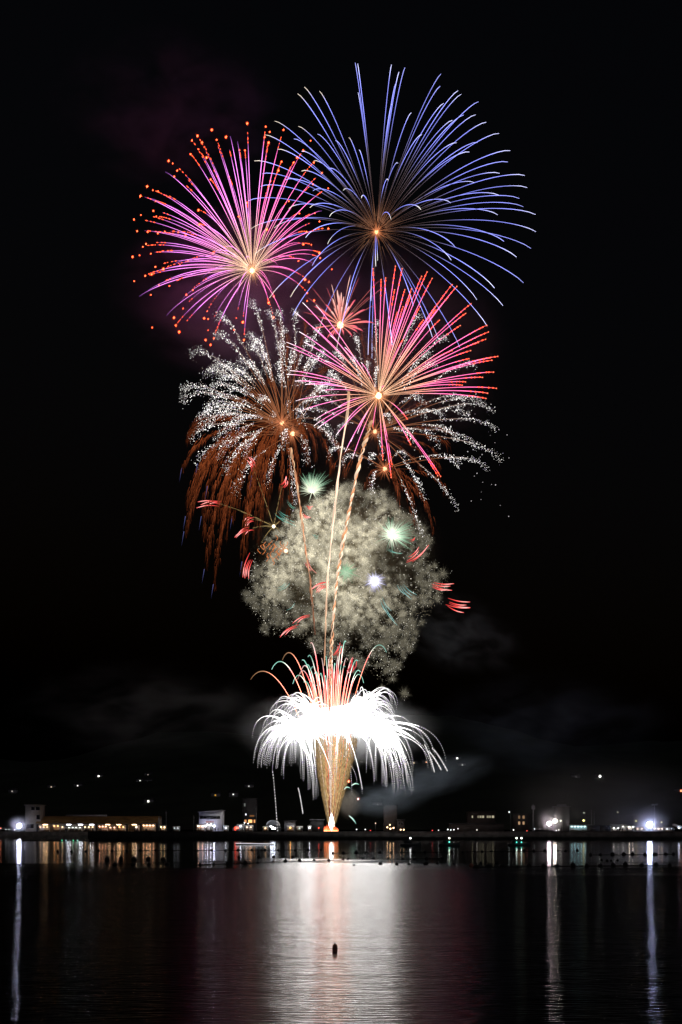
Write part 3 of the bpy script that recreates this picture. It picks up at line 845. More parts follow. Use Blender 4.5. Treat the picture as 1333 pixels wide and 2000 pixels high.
# red and green comets
rootK = thing("comet_fan", P(648, 1616, YM), "fan of red comets with mint green tips shooting up out of the white palms", "firework")
cK = (648, 1600)
com = crop([(90,265),(215,205),(278,150),(445,50),(430,130),(395,150),(370,262),(340,290),(405,280),(508,140),(535,130),(575,90),(610,130),(725,155),(740,220),(665,150),(760,285),(895,103),(560,200),(480,300),(600,300),(520,290),(440,280),(650,190),(620,240),(655,42),(630,75),(700,140),(420,180),(470,230),(550,150),(590,180),(635,160),(680,230),(500,240),(450,200),(385,230),(570,260),(530,250)], 460, 1240, 3.03)
for k, e in enumerate(com):
    far = abs(e[0] - 648)
    G = ((e[0] - 648) * .38, U(28, 60) if far < 60 else 115)
    s = np.linspace(.38, 1, 18)
    dz = U(-14, 14)
    if k in (0, 2):
        cols = lerp_cols(s, [(0, (.5, .3, .12)), (.6, (.8, .2, .14)), (.85, (.5, .26, .14)), (1, (.22, .12, .06))])
    elif k % 3:
        cols = lerp_cols(s, [(0, (.5, .3, .12)), (.5, (.95, .25, .16)), (.64, (.9, .2, .18)), (.7, (.85, .75, .65)), (.84, (.3, .75, .58)), (1, (.5, 1.0, .85))]) * U(.6, 1.3)
    else:
        cols = lerp_cols(s, [(0, (.5, .3, .12)), (.5, (.95, .2, .12)), (.7, (.95, .13, .14)), (.82, (.95, .75, .7)), (1, (.75, .3, .28))]) * U(.5, 1.3)
    rad = .10 + U(.05, .13) * smooth(.45, .85, s) - .06 * smooth(.93, 1, s)
    MB().tube(path3(cK, e, G, s, YM, dz), rad, cols * (1.0 + 6 * (1 - smooth(.5, .85, s)))[:, None]).build("comet", FIRE, rootK)

# gold fountain
rootF = thing("gold_fountain", P(648, 1620, YM), "tall golden spark fountain rising from the quay into the white palms", "firework")
mb = MB()
def half(y):
    return np.interp(y, [1425, 1460, 1500, 1550, 1590, 1610], [40, 37, 30, 19, 10, 6])
for _ in range(7500):
    y = 1610 - 175 * random.random() ** .85
    h = half(y); u = U(-1, 1) if random.random() < .7 else random.gauss(0, .5)
    if abs(u) > 1.05: continue
    cxl = 648 + (1610 - y) * .045
    x = cxl + u * h
    y1 = y + U(3, 9); x1 = 648 + (1610 - y1) * .045 + u * half(y1) * U(.94, 1.1) + U(-1, 1)
    rim = 1 - .55 * abs(u)
    stripe = 1.0 + .25 * (math.sin(u * 9 + 1) > .3)
    cc = np.array((.95, .62, .27)) * rim * U(.5, 1.3) * stripe
    if abs(u + .25) < .1: cc = np.array((1.0, .78, .6))
    Yd = YM + random.gauss(0, .45) * h * YM / F
    mb.hair(P(x1, y1, Yd), P(x, y, Yd), .12, cc, cc * .4)
for _ in range(1500):     # sparks shed from the rim of the column
    y = U(1440, 1600); sd = random.choice((-1, 1)); u = sd * U(.88, 1.12)
    x = 648 + (1610 - y) * .045 + u * half(y)
    x1 = x + sd * U(-.5, 2.2) * (half(y) / 30); y1 = y + U(4, 11)
    cc = np.array((.6, .38, .17)) * U(.25, .9)
    Yd = YM + random.gauss(0, 3)
    mb.hair(P(x, y, Yd), P(x1, y1, Yd), .09, cc, cc * .15)
tag(mb.build("gold_sparks", SPARK, rootF), kind='stuff')
for k in range(13):
    u = U(-.9, .9); 
    ys_ = np.linspace(1600, 1432, 9)
    colr = random.choice(((.9, .2, .11), (.85, .3, .16), (1.0, .75, .6)))
    b0 = U(0, .45)
    pts = [P(648 + (1610 - y) * .045 + u * half(y), y, YM - 2) for y in ys_]
    MB().tube(pts, .17, np.array([np.array(colr) * (b0 + .9 * smooth(0, .8, np.array(q))) for q in np.linspace(0, 1, 9)])).build("red_streak", FIRE, rootF)
mb = MB()
ys_ = np.linspace(1623, 1586, 9)
mb.tube([P(648, y, YM - 2) for y in ys_], np.array([.75, 1.05, 1.2, 1.2, 1.1, .92, .68, .38, .05]), np.array([WH * 6] * 7 + [WH * 3, WH * 1]), 10)
mb.build("flare", FIRE, rootF)
# orange flames on the quay around the mortars
rootG = thing("mortar_flame", P(646, 1623, YM - 4), "low orange flames and glowing muzzles at the foot of the golden fountain", "flame")
for k in range(26):
    x = U(633, 661); h = U(5, 17) * (1 if 638 < x < 656 else .7)
    s = np.linspace(0, 1, 6)
    pts = [P(x + 1.5 * math.sin(q * 4 + k) * q, 1624.2 - h * q, YM - 4 + U(-1, 1)) for q in s]
    MB().tube(pts, U(.28, .5) * (1 - s) ** .6 + .02, lerp_cols(s, [(0, (5, 2.0, .8)), (.3, (2.6, .5, .16)), (1, (.7, .07, .03))]), 5).build("flame_tongue", FIRE, rootG)
mb = MB()
for k in range(9):
    x = 634 + k * 3.2
    p = P(x, 0, YM - 3); mb.cyl((p[0], YM - 3, QZ), (p[0], YM - 3, QZ + .9), .16)
tag(mb.build("mortar_rack", M["steel"], None, P(646, 1624, YM - 3)), "row of firing tubes on the quay edge under the fountain", "mortar rack")
# green arcs and low stars beside the fountain
for pts, lab in (([(673, 1542), (678, 1537.5), (685, 1540)], "lower left of the two small mint arcs beside the fountain"),
                 ([(687, 1535), (695, 1530.5), (702, 1532.5)], "upper right of the two small mint arcs beside the fountain"),
                 ([(682, 1593), (690, 1600), (696, 1609)], "mint green streak falling right of the fountain foot")):
    q = np.array(pts, float); t = np.linspace(0, 2, 9)
    px = np.interp(t, [0, 1, 2], q[:, 0]); py = q[0, 1] * (t - 1) * (t - 2) / 2 - q[1, 1] * t * (t - 2) + q[2, 1] * t * (t - 1) / 2
    p3 = [P(a, b, YM - 6) for a, b in zip(px, py)]
    mb = MB().tube(p3, .34 * np.sin(np.linspace(.35, 2.9, 9)), lerp_cols(t / 2, [(0, (1.0, 1.2, 1.1)), (.5, (.6, 1.0, .8)), (1, (.2, .5, .4))]))
    tag(mb.build("mint_star", FIRE, None, p3[0]), lab, "firework", "mint stars beside the fountain")
for (x, y, r, c, lab) in ((681.5, 1526, .5, (3, 1.4, .7), "orange spark hanging right of the fountain above the mint arcs"), (700, 1560.5, .45, (2, 2, 2), "white spark right of the grey smoke puff")):
    mb = MB(); ember(mb, P(x, y, YM - 6), r, c)
    tag(mb.build("drifting_spark", FIRE, None, P(x, y, YM - 6)), lab, "firework")

# ------------------------------------------------------------------ smoke
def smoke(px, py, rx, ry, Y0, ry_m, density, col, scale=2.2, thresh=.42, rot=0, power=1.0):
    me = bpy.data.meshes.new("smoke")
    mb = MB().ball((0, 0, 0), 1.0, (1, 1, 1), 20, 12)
    o = mb.build("smoke", smoke_mat("smoke_and_glow_haze", density, col, scale, thresh, 0.0, power))
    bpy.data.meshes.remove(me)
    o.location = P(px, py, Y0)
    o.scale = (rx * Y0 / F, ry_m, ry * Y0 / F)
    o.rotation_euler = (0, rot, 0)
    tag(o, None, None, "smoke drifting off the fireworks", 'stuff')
    return o
smoke(683, 1570, 28, 36, 466, 7, .22, (.8, .78, .7), 1.6, .3)
smoke(760, 1560, 100, 42, 475, 14, .075, (.6, .75, .9), 1.8, .33, R(-8))
smoke(860, 1515, 130, 46, 480, 18, .065, (.6, .75, .9), 1.8, .34, R(-14))
smoke(900, 1240, 150, 90, 500, 22, .026, (.68, .8, .95), 2.6, .42, R(20))
smoke(270, 1390, 300, 120, 500, 25, .02, (.75, .82, .85), 2.8, .42)
smoke(1080, 1420, 280, 130, 520, 25, .02, (.6, .75, 1.0), 2.4, .4)
smoke(670, 1090, 215, 200, 490, 40, .016, (.9, .8, .6), 2.2, .3)
smoke(655, 1425, 230, 85, 466, 30, .035, (.85, .88, .9), 2.0, .25)  # smoke added to give the white band a soft halo
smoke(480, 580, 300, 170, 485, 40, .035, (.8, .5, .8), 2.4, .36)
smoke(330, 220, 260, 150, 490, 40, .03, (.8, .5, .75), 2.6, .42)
smoke(730, 700, 300, 250, 490, 60, .012, (.8, .7, .75), 2.2, .36)
smoke(1190, 1560, 260, 100, 500, 30, .012, (.85, .85, .85), 1.6, .2)
for fx, fy, fY, fr, dn in ((37.5, 1613, 536, 40, .10), (1078, 1606, 480, 55, .07), (1269.5, 1610.5, 480, 70, .10), (1215, 1612, 500, 90, .04)):  # haze added around floodlights and stalls to imitate their glare
    smoke(fx, fy - 4, fr, fr * .8, fY, 10, dn, (.85, .85, .9), 1.2, .05, 0, 3.0)

# ------------------------------------------------------------------ shore
def block(name, px0, px1, ytop, Y, depth, mat, label, cat="building", wins=(), roof='flat', ytop2=None, group=None, base=QZ, roof_mat=None, win_name="window"):
    """a building seen front on: walls, roof and windows; px in photo columns, ytop the row of its eave"""
    k = Y / F
    x0, x1 = (px0 - CX) * k, (px1 - CX) * k
    z1 = EYE + (HY - ytop) * k
    z2 = z1 if ytop2 is None else EYE + (HY - ytop2) * k
    root = thing(name, ((x0 + x1) / 2, Y, base), label, cat, group)
    mb = MB()
    v = [(x0, Y, base), (x1, Y, base), (x1, Y + depth, base), (x0, Y + depth, base), (x0, Y, z1), (x1, Y, z2), (x1, Y + depth, z2), (x0, Y + depth, z1)]
    q = [(0, 1, 5, 4), (1, 2, 6, 5), (2, 3, 7, 6), (3, 0, 4, 7), (4, 5, 6, 7), (3, 2, 1, 0)]
    mb.add(v, [t for (a, b, c, d) in q for t in ((a, b, c), (a, c, d))])
    mb.build("wall", mat, root)
    rm = MB()
    e = .5
    sl = (z2 - z1) / (x1 - x0)
    v = [(x0 - e, Y - e, z1 - sl * e + .02), (x1 + e, Y - e, z2 + sl * e + .02), (x1 + e, Y + depth + e, z2 + sl * e + .02), (x0 - e, Y + depth + e, z1 - sl * e + .02)]
    v += [(a, b, c + .35) for a, b, c in v]
    rm.add(v, [t for (a, b, c, d) in [(0, 1, 5, 4), (1, 2, 6, 5), (2, 3, 7, 6), (3, 0, 4, 7), (4, 5, 6, 7), (3, 2, 1, 0)] for t in ((a, b, c), (a, c, d))])
    rm.build("roof", roof_mat or mat, root)
    for (a, b, c, d, col) in wins:
        X0, X1, Z1, Z0 = (a - CX) * k, (c - CX) * k, EYE + (HY - b) * k, EYE + (HY - d) * k
        fm = MB()
        t = .12
        for (p, q_, r, s_) in ((X0 - t, X1 + t, Z1, Z1 + t), (X0 - t, X1 + t, Z0 - t, Z0), (X0 - t, X0, Z0, Z1), (X1, X1 + t, Z0, Z1)):
            fm.box(p, q_, Y - .10, Y + .02, r, s_)
        if X1 - X0 > 1.6:
            n = max(1, int((X1 - X0) / 1.4))
            for i in range(1, n):
                xm = X0 + (X1 - X0) * i / n; fm.box(xm - .05, xm + .05, Y - .09, Y + .02, Z0, Z1)
        fr = fm.build(win_name, M["dark"], root)
        pm = MB().box(X0, X1, Y - .05, Y + .01, Z0, Z1, (0, 0, 0) if col is None else col)
        pm.build("pane", M["glass"] if col is None else LAMP, fr, np.array(root["_o"]))
    return root

WARM, COOL, ORNG = (1.4, .85, .45), (1.3, 1.35, 1.5), (1.6, .7, .25)

# tower and market hall on the left quay
k = 548 / F
block("store_tower", 50, 79, 1573, 548, 9, M["beige"], "beige flat-roofed tower with two dark top windows beside the left floodlight", wins=((62, 1576, 68, 1582, None), (71, 1576, 78, 1582, None), (72, 1592, 78, 1600, None), (53, 1610, 66, 1617, None)))
hx0, hx1 = (72 - CX) * k, (311 - CX) * k
zr, ze = EYE + (HY - 1594) * k, EYE + (HY - 1606.5) * k
rootH = thing("market_hall", ((hx0 + hx1) / 2, 548, QZ), "long open-fronted market hall with an ochre corrugated roof and lit bays", "building")
mb = MB()
n = 230
v, f = [], []
for i in range(n + 1):
    x = hx0 + (hx1 - hx0) * i / n; dz = .12 * (i % 2)
    v += [(x, 546.5, ze + dz), (x, 556, zr + dz), (x, 546.5, ze - .3), (x, 556, zr - .3)]
for i in range(n):
    a = i * 4; b = a + 4
    f += [(a, b, b + 1), (a, b + 1, a + 1), (a + 2, b + 3, b + 2), (a + 2, a + 3, b + 3), (a, a + 2, b + 2), (a, b + 2, b)]
mb.add(v, f); mb.build("roof", M["ochre"], rootH)
MB().box(hx0, hx1, 556, 556.4, QZ, zr - .3).build("wall", M["beige"], rootH)
mb = MB(); mb.box(hx0 - .3, hx0, 547, 556.4, QZ, ze - .35); mb.build("wall", M["beige"], rootH)
mb = MB(); mb.box(hx1, hx1 + .3, 547, 556.4, QZ, ze - .35); mb.build("wall", M["beige"], rootH)
MB().box(hx0, hx1, 546.55, 546.85, ze - .9, ze - .35).build("fascia", M["timber"], rootH)
for px in (74, 128.5, 188, 248, 274, 307):
    x = (px - CX) * k; wd = .9 if px in (188, 248, 274, 307) else .45
    MB().box(x - wd, x + wd, 546.9, 548.2, QZ, ze - .36).build("pillar", M["dark"], rootH)
for px, c in ((88, WARM), (111, COOL), (134, COOL), (157, COOL), (179, COOL), (210, WARM), (232, WARM), (262, WARM), (290, ORNG)):
    x = (px - CX) * k
    MB().box(x - 1.1, x + 1.1, 548.6, 549.2, ze - 1.25, ze - 1.0, np.array(c) * 14).build("ceiling_lamp", LAMP, rootH)
mb = MB()
mb.box((118 - CX) * k, (200 - CX) * k, 559, 560, zr - .6, zr + .9)
mb.build("ridge_vent", M["grey"], rootH)

# stalls
def stall(px0, px1, ytop, Y, col, label, strength=6, group="lit stalls along the quay", canopy="canvas"):
    kk = Y / F
    x0, x1 = (px0 - CX) * kk, (px1 - CX) * kk
    zt = max(EYE + (HY - ytop) * kk, QZ + 2.0)
    root = thing("market_stall", ((x0 + x1) / 2, Y, QZ), label, "stall", group)
    d = 2.2
    mb = MB()
    v = [(x0 - .2, Y - .4, zt - .35), (x1 + .2, Y - .4, zt - .35), (x1 + .2, Y + d / 2, zt + .3), (x0 - .2, Y + d / 2, zt + .3), (x0 - .2, Y + d, zt - .35), (x1 + .2, Y + d, zt - .35)]
    v += [(a, b, c + .07) for a, b, c in v]
    qs = [(0, 1, 2, 3), (3, 2, 5, 4), (7, 6, 9, 8), (8, 9, 10, 11), (0, 6, 7, 1), (4, 5, 11, 10), (0, 3, 9, 6), (3, 4, 10, 9), (1, 7, 8, 2), (2, 8, 11, 5)]
    mb.add(v, [t for (a, b, c, e) in qs for t in ((a, b, c), (a, c, e))])
    mb.build("canopy", M[canopy], root)
    for x in (x0, x1):
        for y in (Y, Y + d - .3):
            MB().cyl((x, y, QZ), (x, y, zt - .3), .05, k=6).build("post", M["steel"], root)
    MB().box(x0 + .1, x1 - .1, Y + .1, Y + .8, QZ, QZ + .85).build("counter", M["timber"], root)
    MB().box(x0, x1, Y + d - .2, Y + d - .1, QZ, zt - .4).build("back_sheet", M[canopy], root)
    n = max(1, int((x1 - x0) / 1.6))
    for i in range(n):
        x = x0 + (x1 - x0) * (i + .5) / n
        MB().ball((x, Y - .05, zt - .62), .22, np.array(col) * strength, 8, 6, (1.5, 1, 1)).build("bulb", LAMP, root)
    return root
stall(76, 96, 1613, 536, WARM, "stall with warm bulbs under the hall's first bay, next to the tower", 5)
stall(103, 117, 1611, 537, ORNG, "orange-lit stall before the hall's second lamp, left of the first post", 7)
stall(118, 127, 1613, 535, WARM, "narrow warm-lit stall just left of the hall's first slim post")
stall(132, 160, 1614, 536, (1.2, 1.25, 1.1), "long stall with pale bulbs at the middle of the hall", 4)
stall(163, 185, 1613, 535, WARM, "warm white stall left of the hall's first thick pillar", 6)
stall(192, 210, 1612, 540, (1.7, .75, .4), "reddish stall right of the first thick pillar", 8)
stall(212, 228, 1614, 541, (1.6, .8, .45), "reddish stall in the middle of the fourth bay", 7)
stall(230, 245, 1613, 540, ORNG, "orange stall left of the second thick pillar", 7)
stall(262, 272, 1613, 540, (1.6, 1.2, .9), "single white bulb stall between the two right thick pillars", 10)
stall(278, 303, 1610, 540, (1.7, .85, .42), "brightest orange stall in the hall's last bay on the right", 10)
stall(312, 325, 1613, 540, (1.7, 1.1, .5), "yellow stall just outside the right end of the hall", 8)
stall(338, 351, 1615, 520, (.9, 1.0, 1.1), "dim white stall standing alone between hall and white building", 2)
stall(384, 400, 1611, 462, (1.8, 1.1, .7), "warm white stall under the left half of the white building", 9)
stall(402, 416, 1608, 461, (1.6, 1.6, 1.8), "cold white stall under the middle of the white building", 12)
stall(437, 446, 1614, 470, COOL, "white-lit stall just right of the white building", 6)
stall(464, 477, 1611, 466, (1.4, 1.5, 1.7), "white stall right beside the red-lit truck", 9)
stall(479, 494, 1613, 468, (1.5, 1.0, .7), "pinkish stall below the dark house with warm windows", 4)
stall(514, 524, 1615, 465, WARM, "low warm stall left of the domed tent", 6)
stall(561, 574, 1614, 468, (1.8, .8, .2), "amber-lit stall right of the domed tent", 8)
stall(580, 591, 1615, 470, (.8, .9, .8), "dim greenish stall right of the amber one", 2.5)
stall(602, 608, 1614, 470, COOL, "tiny white stall left of the red beacon", 8)
stall(1114, 1152, 1612, 520, (.75, 1.3, 1.4), "long marquee with an icy blue light strip right of the pale block", 7)
stall(1195, 1212, 1615, 505, (1.6, 1.5, 1.4), "white stall just right of the dark shed", 10)
stall(1214, 1228, 1612, 512, (1.6, 1.5, 1.4), "white stall second from the dark shed", 6)
stall(1226, 1240, 1613, 500, (1.8, 1.55, 1.2), "bright warm white stall third from the dark shed", 13)
stall(1242, 1258, 1616, 510, WARM, "low stall behind the pole and left of the right floodlight", 7)
stall(1276, 1297, 1616, 510, (1.7, 1.2, .8), "warm stall right of the right floodlight", 8)
stall(1299, 1316, 1617, 512, COOL, "dim stall near the right edge of the picture", 4)

# white building
rootWB = block("white_hall", 389, 432.5, 1586.5, 470, 12, M["white"], "white building with a sloping roof and a dark window band, lit from below", wins=((391, 1594, 430, 1599, None),), ytop2=1583.5, roof_mat=M["grey"])
kk = 470 / F
mb = MB()
for i in range(6):      # faded red lettering too far away to read
    x = (403 + i * 2.6 - CX) * kk; z = EYE + (HY - 1605) * kk
    mb.box(x, x + .42, 469.93, 469.97, z - .28, z + .28)
    mb.box(x + .1, x + .32, 469.92, 469.96, z + .34, z + .42)
mb.build("lettering", M["red"], rootWB)
for px in (394, 403, 412, 421):
    x = (px - CX) * kk
    MB().cyl((x, 465.1, QZ), (x, 465.1, QZ + 2.4), .05, k=6).build("lamp_post", M["steel"], rootWB)
    MB().box(x - .4, x + .4, 464.9, 465.2, QZ + 2.4, QZ + 2.75, np.array((1.3, 1.3, 1.75)) * 42).build("wall_washer", LAMP, rootWB)
MB().box((433 - CX) * kk, (440 - CX) * kk, 470, 478, QZ + 2.9, QZ + 3.1).build("porch_roof", M["white"], rootWB)
for px in (437, 439.5):
    MB().cyl(((px - CX) * kk, 471, QZ), ((px - CX) * kk, 471, QZ + 2.9), .2, k=6).build("porch_post", M["white"], rootWB)

block("dark_house", 474, 500, 1560, 560, 14, M["dark"], "dark block with a row of warm orange windows low on its front", wins=((478, 1601, 482, 1607, np.array(ORNG) * .5), (485.5, 1601, 493, 1607, np.array(ORNG) * 1.2), (496, 1601, 499, 1607, np.array(ORNG) * .6), (479.5, 1589, 482, 1592.5, COOL), (488, 1592, 497, 1595, np.array(ORNG) * .12), (477, 1569, 480, 1575, (.12, .13, .12))))
block("shed", 556, 576, 1604, 480, 8, M["grey"], "plain grey shed behind the amber-lit stall", roof_mat=M["dark"])
block("boat_house", 607, 632, 1602, 500, 8, M["dark"], "low dark boat house left of the golden fountain", roof_mat=M["grey"])
block("office_block", 751, 776, 1573, 500, 12, M["dim"], "tall dim brick-coloured block right of the fountain smoke, lit at its foot", roof_mat=M["dark"], wins=((755, 1612, 759, 1617, None),))
block("annexe", 776.5, 790, 1602, 498, 10, M["dim"], "low beige annexe touching the tall block's right side", roof_mat=M["dark"], wins=((779, 1606, 782, 1610, None), (784, 1606, 787, 1610, None)))
kk = 497 / F
for px, py, c, st in ((757, 1616, WARM, 6), (763, 1618.5, WARM, 9), (769, 1617, WARM, 7), (762, 1611, WARM, 4), (783, 1620.5, WARM, 5), (789, 1620.5, WARM, 6)):
    p = P(px, py, 490)
    root = thing("garden_lamp", (p[0], 490, QZ), "warm lamp at the foot of the tall brick-coloured block and its annexe", "lamp", "warm lamps at the foot of the tall block")
    MB().cyl((p[0], 490, QZ), (p[0], 490, p[2]), .05, k=6).build("post", M["steel"], root)
    MB().ball(p, .3, np.array(c) * st, 8, 6).build("globe", LAMP, root)
block("school_block", 915, 968, 1586, 620, 14, M["dim"], "dark wide building with a broken row of small lit windows", wins=tuple((a, 1593, b, 1597.5, np.array((1.0, .9, .6)) * q * .5) for a, b, q in ((922, 924.3, .9), (933, 936, .4), (937, 941, .6), (942, 946, .8), (951, 955, .5), (956, 959, .6), (961, 965.5, .9))))
block("low_depot", 880, 985, 1609, 560, 14, M["dim"], "long low unlit depot in front of the dark building with the lit window row", roof_mat=M["dark"])
block("flats", 1008, 1032, 1590, 560, 12, M["dim"], "dim block with two columns of yellow windows left of the mast", roof_mat=M["dark"], wins=tuple((a, b, a + 4, b + 6, np.array(WARM) * q) for a, b, q in ((1012.5, 1593, .13), (1021, 1593, .2), (1012.5, 1604.5, .32), (1021, 1604.5, .28))))
block("pale_block", 1091, 1113, 1575.5, 530, 12, M["dim"], "tall windowless block right of the twin floodlights", roof_mat=M["grey"])
MB_ = MB().box((1096 - CX) * .265, (1110 - CX) * .265, 534, 540, EYE + (HY - 1575) * .265 + .3, EYE + (HY - 1570.5) * .265)
MB_.build("roof_plant", M["grey"], bpy.data.objects["pale_block"])
block("dark_shed", 1152, 1172, 1613, 490, 5, M["dark"], "low dark shed with an open porch before the right-hand stalls", roof_mat=M["dark"])
block("cargo_container", 1172.5, 1193, 1613.5, 490, 5, M["dark"], "black box-like container beside the low dark shed", "container", roof_mat=M["dark"])
block("white_booth", 1200, 1222, 1611, 530, 6, M["white"], "white booth among the bright stalls on the right", roof_mat=M["canvas"])

# domed tent
p = P(533, 1616, 472)
rootT = thing("domed_tent", (p[0], 472, QZ), "domed white event tent with a blinding lamp at its mouth", "tent")
kk = 472 / F
hw = 12.5 * kk
v, f = [], []
for i in range(13):
    a = math.pi * i / 12
    for y in (470.5, 480):
        v.append((p[0] - hw * math.cos(a), y, EYE + (HY - 1612) * kk + math.sin(a) * 10.5 * kk))
for i in range(12):
    a = 2 * i; f += [(a, a + 2, a + 3), (a, a + 3, a + 1)]
mb = MB().add(v, f)
fan = [2 * i + 1 for i in range(13)]
mb.add([v[i] for i in fan], [(0, i, i + 1) for i in range(1, 12)])
ofs = [(x, y, z - .12) for x, y, z in v]
mb.add(ofs, [(a, c, b) for a, b, c in f])
mb.build("canopy", M["canvas"], rootT)
for x in (p[0] - hw, p[0] + hw):
    for y in (470.7, 479.8):
        MB().cyl((x, y, QZ), (x, y, EYE + (HY - 1612) * kk), .08, k=6).build("pole", M["steel"], rootT)
for px, py, s in ((529.5, 1614, .35), (533, 1617, .55), (537, 1618, .4)):
    MB().ball(P(px, py, 469.5), s, np.array((1.5, 1.6, 1.9)) * 9, 8, 6).build("lamp", LAMP, rootT)

# red lit truck
kk = 464 / F
x0, x1 = (455 - CX) * kk, (468 - CX) * kk
rootQ = thing("food_truck", ((x0 + x1) / 2, 464, QZ), "food truck glowing red at its hatch left of the white stall", "truck")
MB().box(x0 + .9, x1, 464, 466.2, QZ + .5, QZ + 2.7).build("body", M["white"], rootQ)
mb = MB(); mb.prism([(x0, 464.1), (x0 + .88, 464.1), (x0 + .88, 466.1), (x0, 466.1)], QZ + .5, QZ + 1.9); mb.build("cab", M["white"], rootQ)
for x in (x0 + .5, x1 - .6):
    for y in (463.95, 466.05):
        MB().cyl((x, y, QZ + .38), (x, y + .25, QZ + .38), .38, k=12).build("wheel", M["black"], rootQ)
MB().box(x0 + 1.1, x1 - .3, 463.9, 463.98, QZ + 1.3, QZ + 2.2, (2.2, .5, .35)).build("hatch", LAMP, rootQ)
MB().box(x0 + .95, x0 + 1.3, 463.85, 463.97, QZ + .7, QZ + 2.3, (5, .25, .12)).build("sign", LAMP, rootQ)
MB().box(x0 + 1.0, x1 - .2, 463.0, 463.97, QZ + 2.45, QZ + 2.52).build("awning", M["canvas"], rootQ)

# lamps, floodlights, masts
def pole_lamp(name, px, py, Y, r, col, label, cat, group=None, arm=0.0, base=QZ, pole_r=.1):
    p = P(px, py, Y)
    root = thing(name, (p[0], Y, base), label, cat, group)
    MB().cyl((p[0] + arm, Y + .3, base), (p[0] + arm, Y + .3, p[2] + (.15 if arm else -.1)), pole_r, k=8, r1=pole_r * .6).build("pole", M["steel"], root)
    if arm:
        MB().cyl((p[0] + arm, Y + .3, p[2] + .15), (p[0], Y, p[2] + .2), .05, k=6).build("arm", M["steel"], root)
    MB().box(p[0] - r * 1.1, p[0] + r * 1.1, Y - .1, Y + .5, p[2] + r * .9, p[2] + r * .9 + .12).build("housing", M["steel"], root)
    MB().ball(p, r, col, 12, 8).build("lamp_head", LAMP, root)
    return root
FG = "floodlights along the quay"
pole_lamp("floodlight", 37.5, 1613, 536, 1.1, np.array((1.35, 1.4, 1.9)) * 30, "blinding white floodlight at far left beside the beige tower", "floodlight", FG)
pole_lamp("floodlight", 1073, 1608.5, 480, .95, np.array((1.7, 1.4, 1.5)) * 24, "lower and left one of the twin pinkish floodlights before the pale block", "floodlight", FG)
pole_lamp("floodlight", 1084.5, 1603.5, 482, .85, np.array((1.7, 1.5, 1.3)) * 22, "upper and right one of the twin pinkish floodlights before the pale block", "floodlight", FG)
pole_lamp("floodlight", 1269.5, 1610.5, 480, 1.3, np.array((1.2, 1.3, 2.0)) * 30, "largest bluish white floodlight near the right edge, under the tall mast", "floodlight", FG)
SG = "street lamps along the shore road"
for px, py, Y, r, c, arm, lab in (
    (1095.5, 1603, 500, .4, (3, 3, 2.6), .9, "small white street lamp on the face of the pale block"),
    (995, 1586, 560, .4, (1.6, 1.8, 1.7), .9, "street lamp left of the block with yellow windows"),
    (1140.5, 1602.5, 540, .5, (4, 3.4, 1.2), 0, "yellow globe street lamp above the icy marquee"),
    (1141, 1587.5, 600, .35, (1.1, 1.1, .8), .8, "dim street lamp high above the icy marquee"),
    (1207, 1586.5, 600, .4, (.9, .9, .7), .8, "dim street lamp high over the bright right-hand stalls"),
    (1243, 1603.5, 540, .45, (3, 2.6, .8), 0, "yellow street lamp beside the utility pole with wires"),
    (1292.5, 1606, 540, .42, (2.8, 2.6, .9), 0, "yellow street lamp right of the largest floodlight"),
    (478, 1607, 540, .35, (2, 2.1, 2.2), 0, "small white lamp at the left foot of the dark block with warm windows"),
    (485, 1608.5, 530, .35, (2, 2.1, 2.2), 0, "small white lamp before the middle of the dark block"),
    (1044.5, 1619, 500, .3, (1.5, 1.6, 1.6), 0, "low white lamp between the mast and the twin floodlights"),
    (1003.5, 1621, 490, .3, (2.2, 2.2, 2), 0, "low white lamp left below the block with yellow windows"),
    (734, 1608, 520, .28, (1.6, 1.2, .8), 0, "warm little lamp left of the tall brick-coloured block"),
):
    pole_lamp("street_lamp", px, py, Y, r, c, lab, "street lamp", SG, arm)
GL = "small lights low on the quay"
for px, py, c, lab in ((623, 1617, (5, .3, .15), "red beacon light left of the golden fountain"), (697, 1620, (2, 2.2, 2.2), "white light on the quay right of the mint streak"), (714, 1620, (2, 2.1, 2.0), "white light on the quay left of the tall block, second from the fountain"),
    (724, 1622, (1.0, .1, .1), "dim red light on the quay between fountain and tall block"), (845, 1622, (1.2, .1, .1), "dim red light on the quay right of the annexe"), (857, 1621.5, (1.2, 1.2, 1.2), "tiny white light left of the cluster of four"), (875, 1620, (3, 3.2, 3.2), "leftmost white light of the bright cluster of four on the quay"), (881, 1621, (2, 2.2, 2.2), "second white light of the cluster of four on the quay"),
    (887, 1620.5, (2.2, 2.2, 2.2), "third white light of the cluster of four on the quay"), (895, 1618.5, (1.5, 1.5, 1.4), "rightmost and highest light of the cluster of four"), (932, 1621, (1.6, 1.5, 1.3), "lone white light under the lit window row"), (1029.5, 1623, (1.8, .2, .15), "dim red light left of the mast foot"), (1087, 1622, (2, 2, 1.9), "white light below the upper floodlight"), (1092, 1621, (2, 2, 1.8), "white light at the foot of the pale block"),
    (2, 1617.5, (3.5, .9, .4), "orange light at the very left edge of the quay"), (12, 1620, (1.2, 1.2, 1.1), "white light near the left edge, right of the orange one"), (18, 1620, (1.2, 1.2, 1.0), "faint white light left of the far left floodlight"), (29, 1621, (2.2, 2.2, 2.2), "white light close to the left foot of the far left floodlight")):
    p = P(px, py, 452 if px > 180 else 536)
    root = thing("quay_light", (p[0], p[1], QZ), lab, "light", GL)
    MB().cyl((p[0], p[1] + .1, QZ), (p[0], p[1] + .1, p[2] + .05), .05, k=6).build("post", M["steel"], root)
    MB().ball(p, .24, np.array(c) * 1.2, 8, 6).build("lamp_head", LAMP, root)
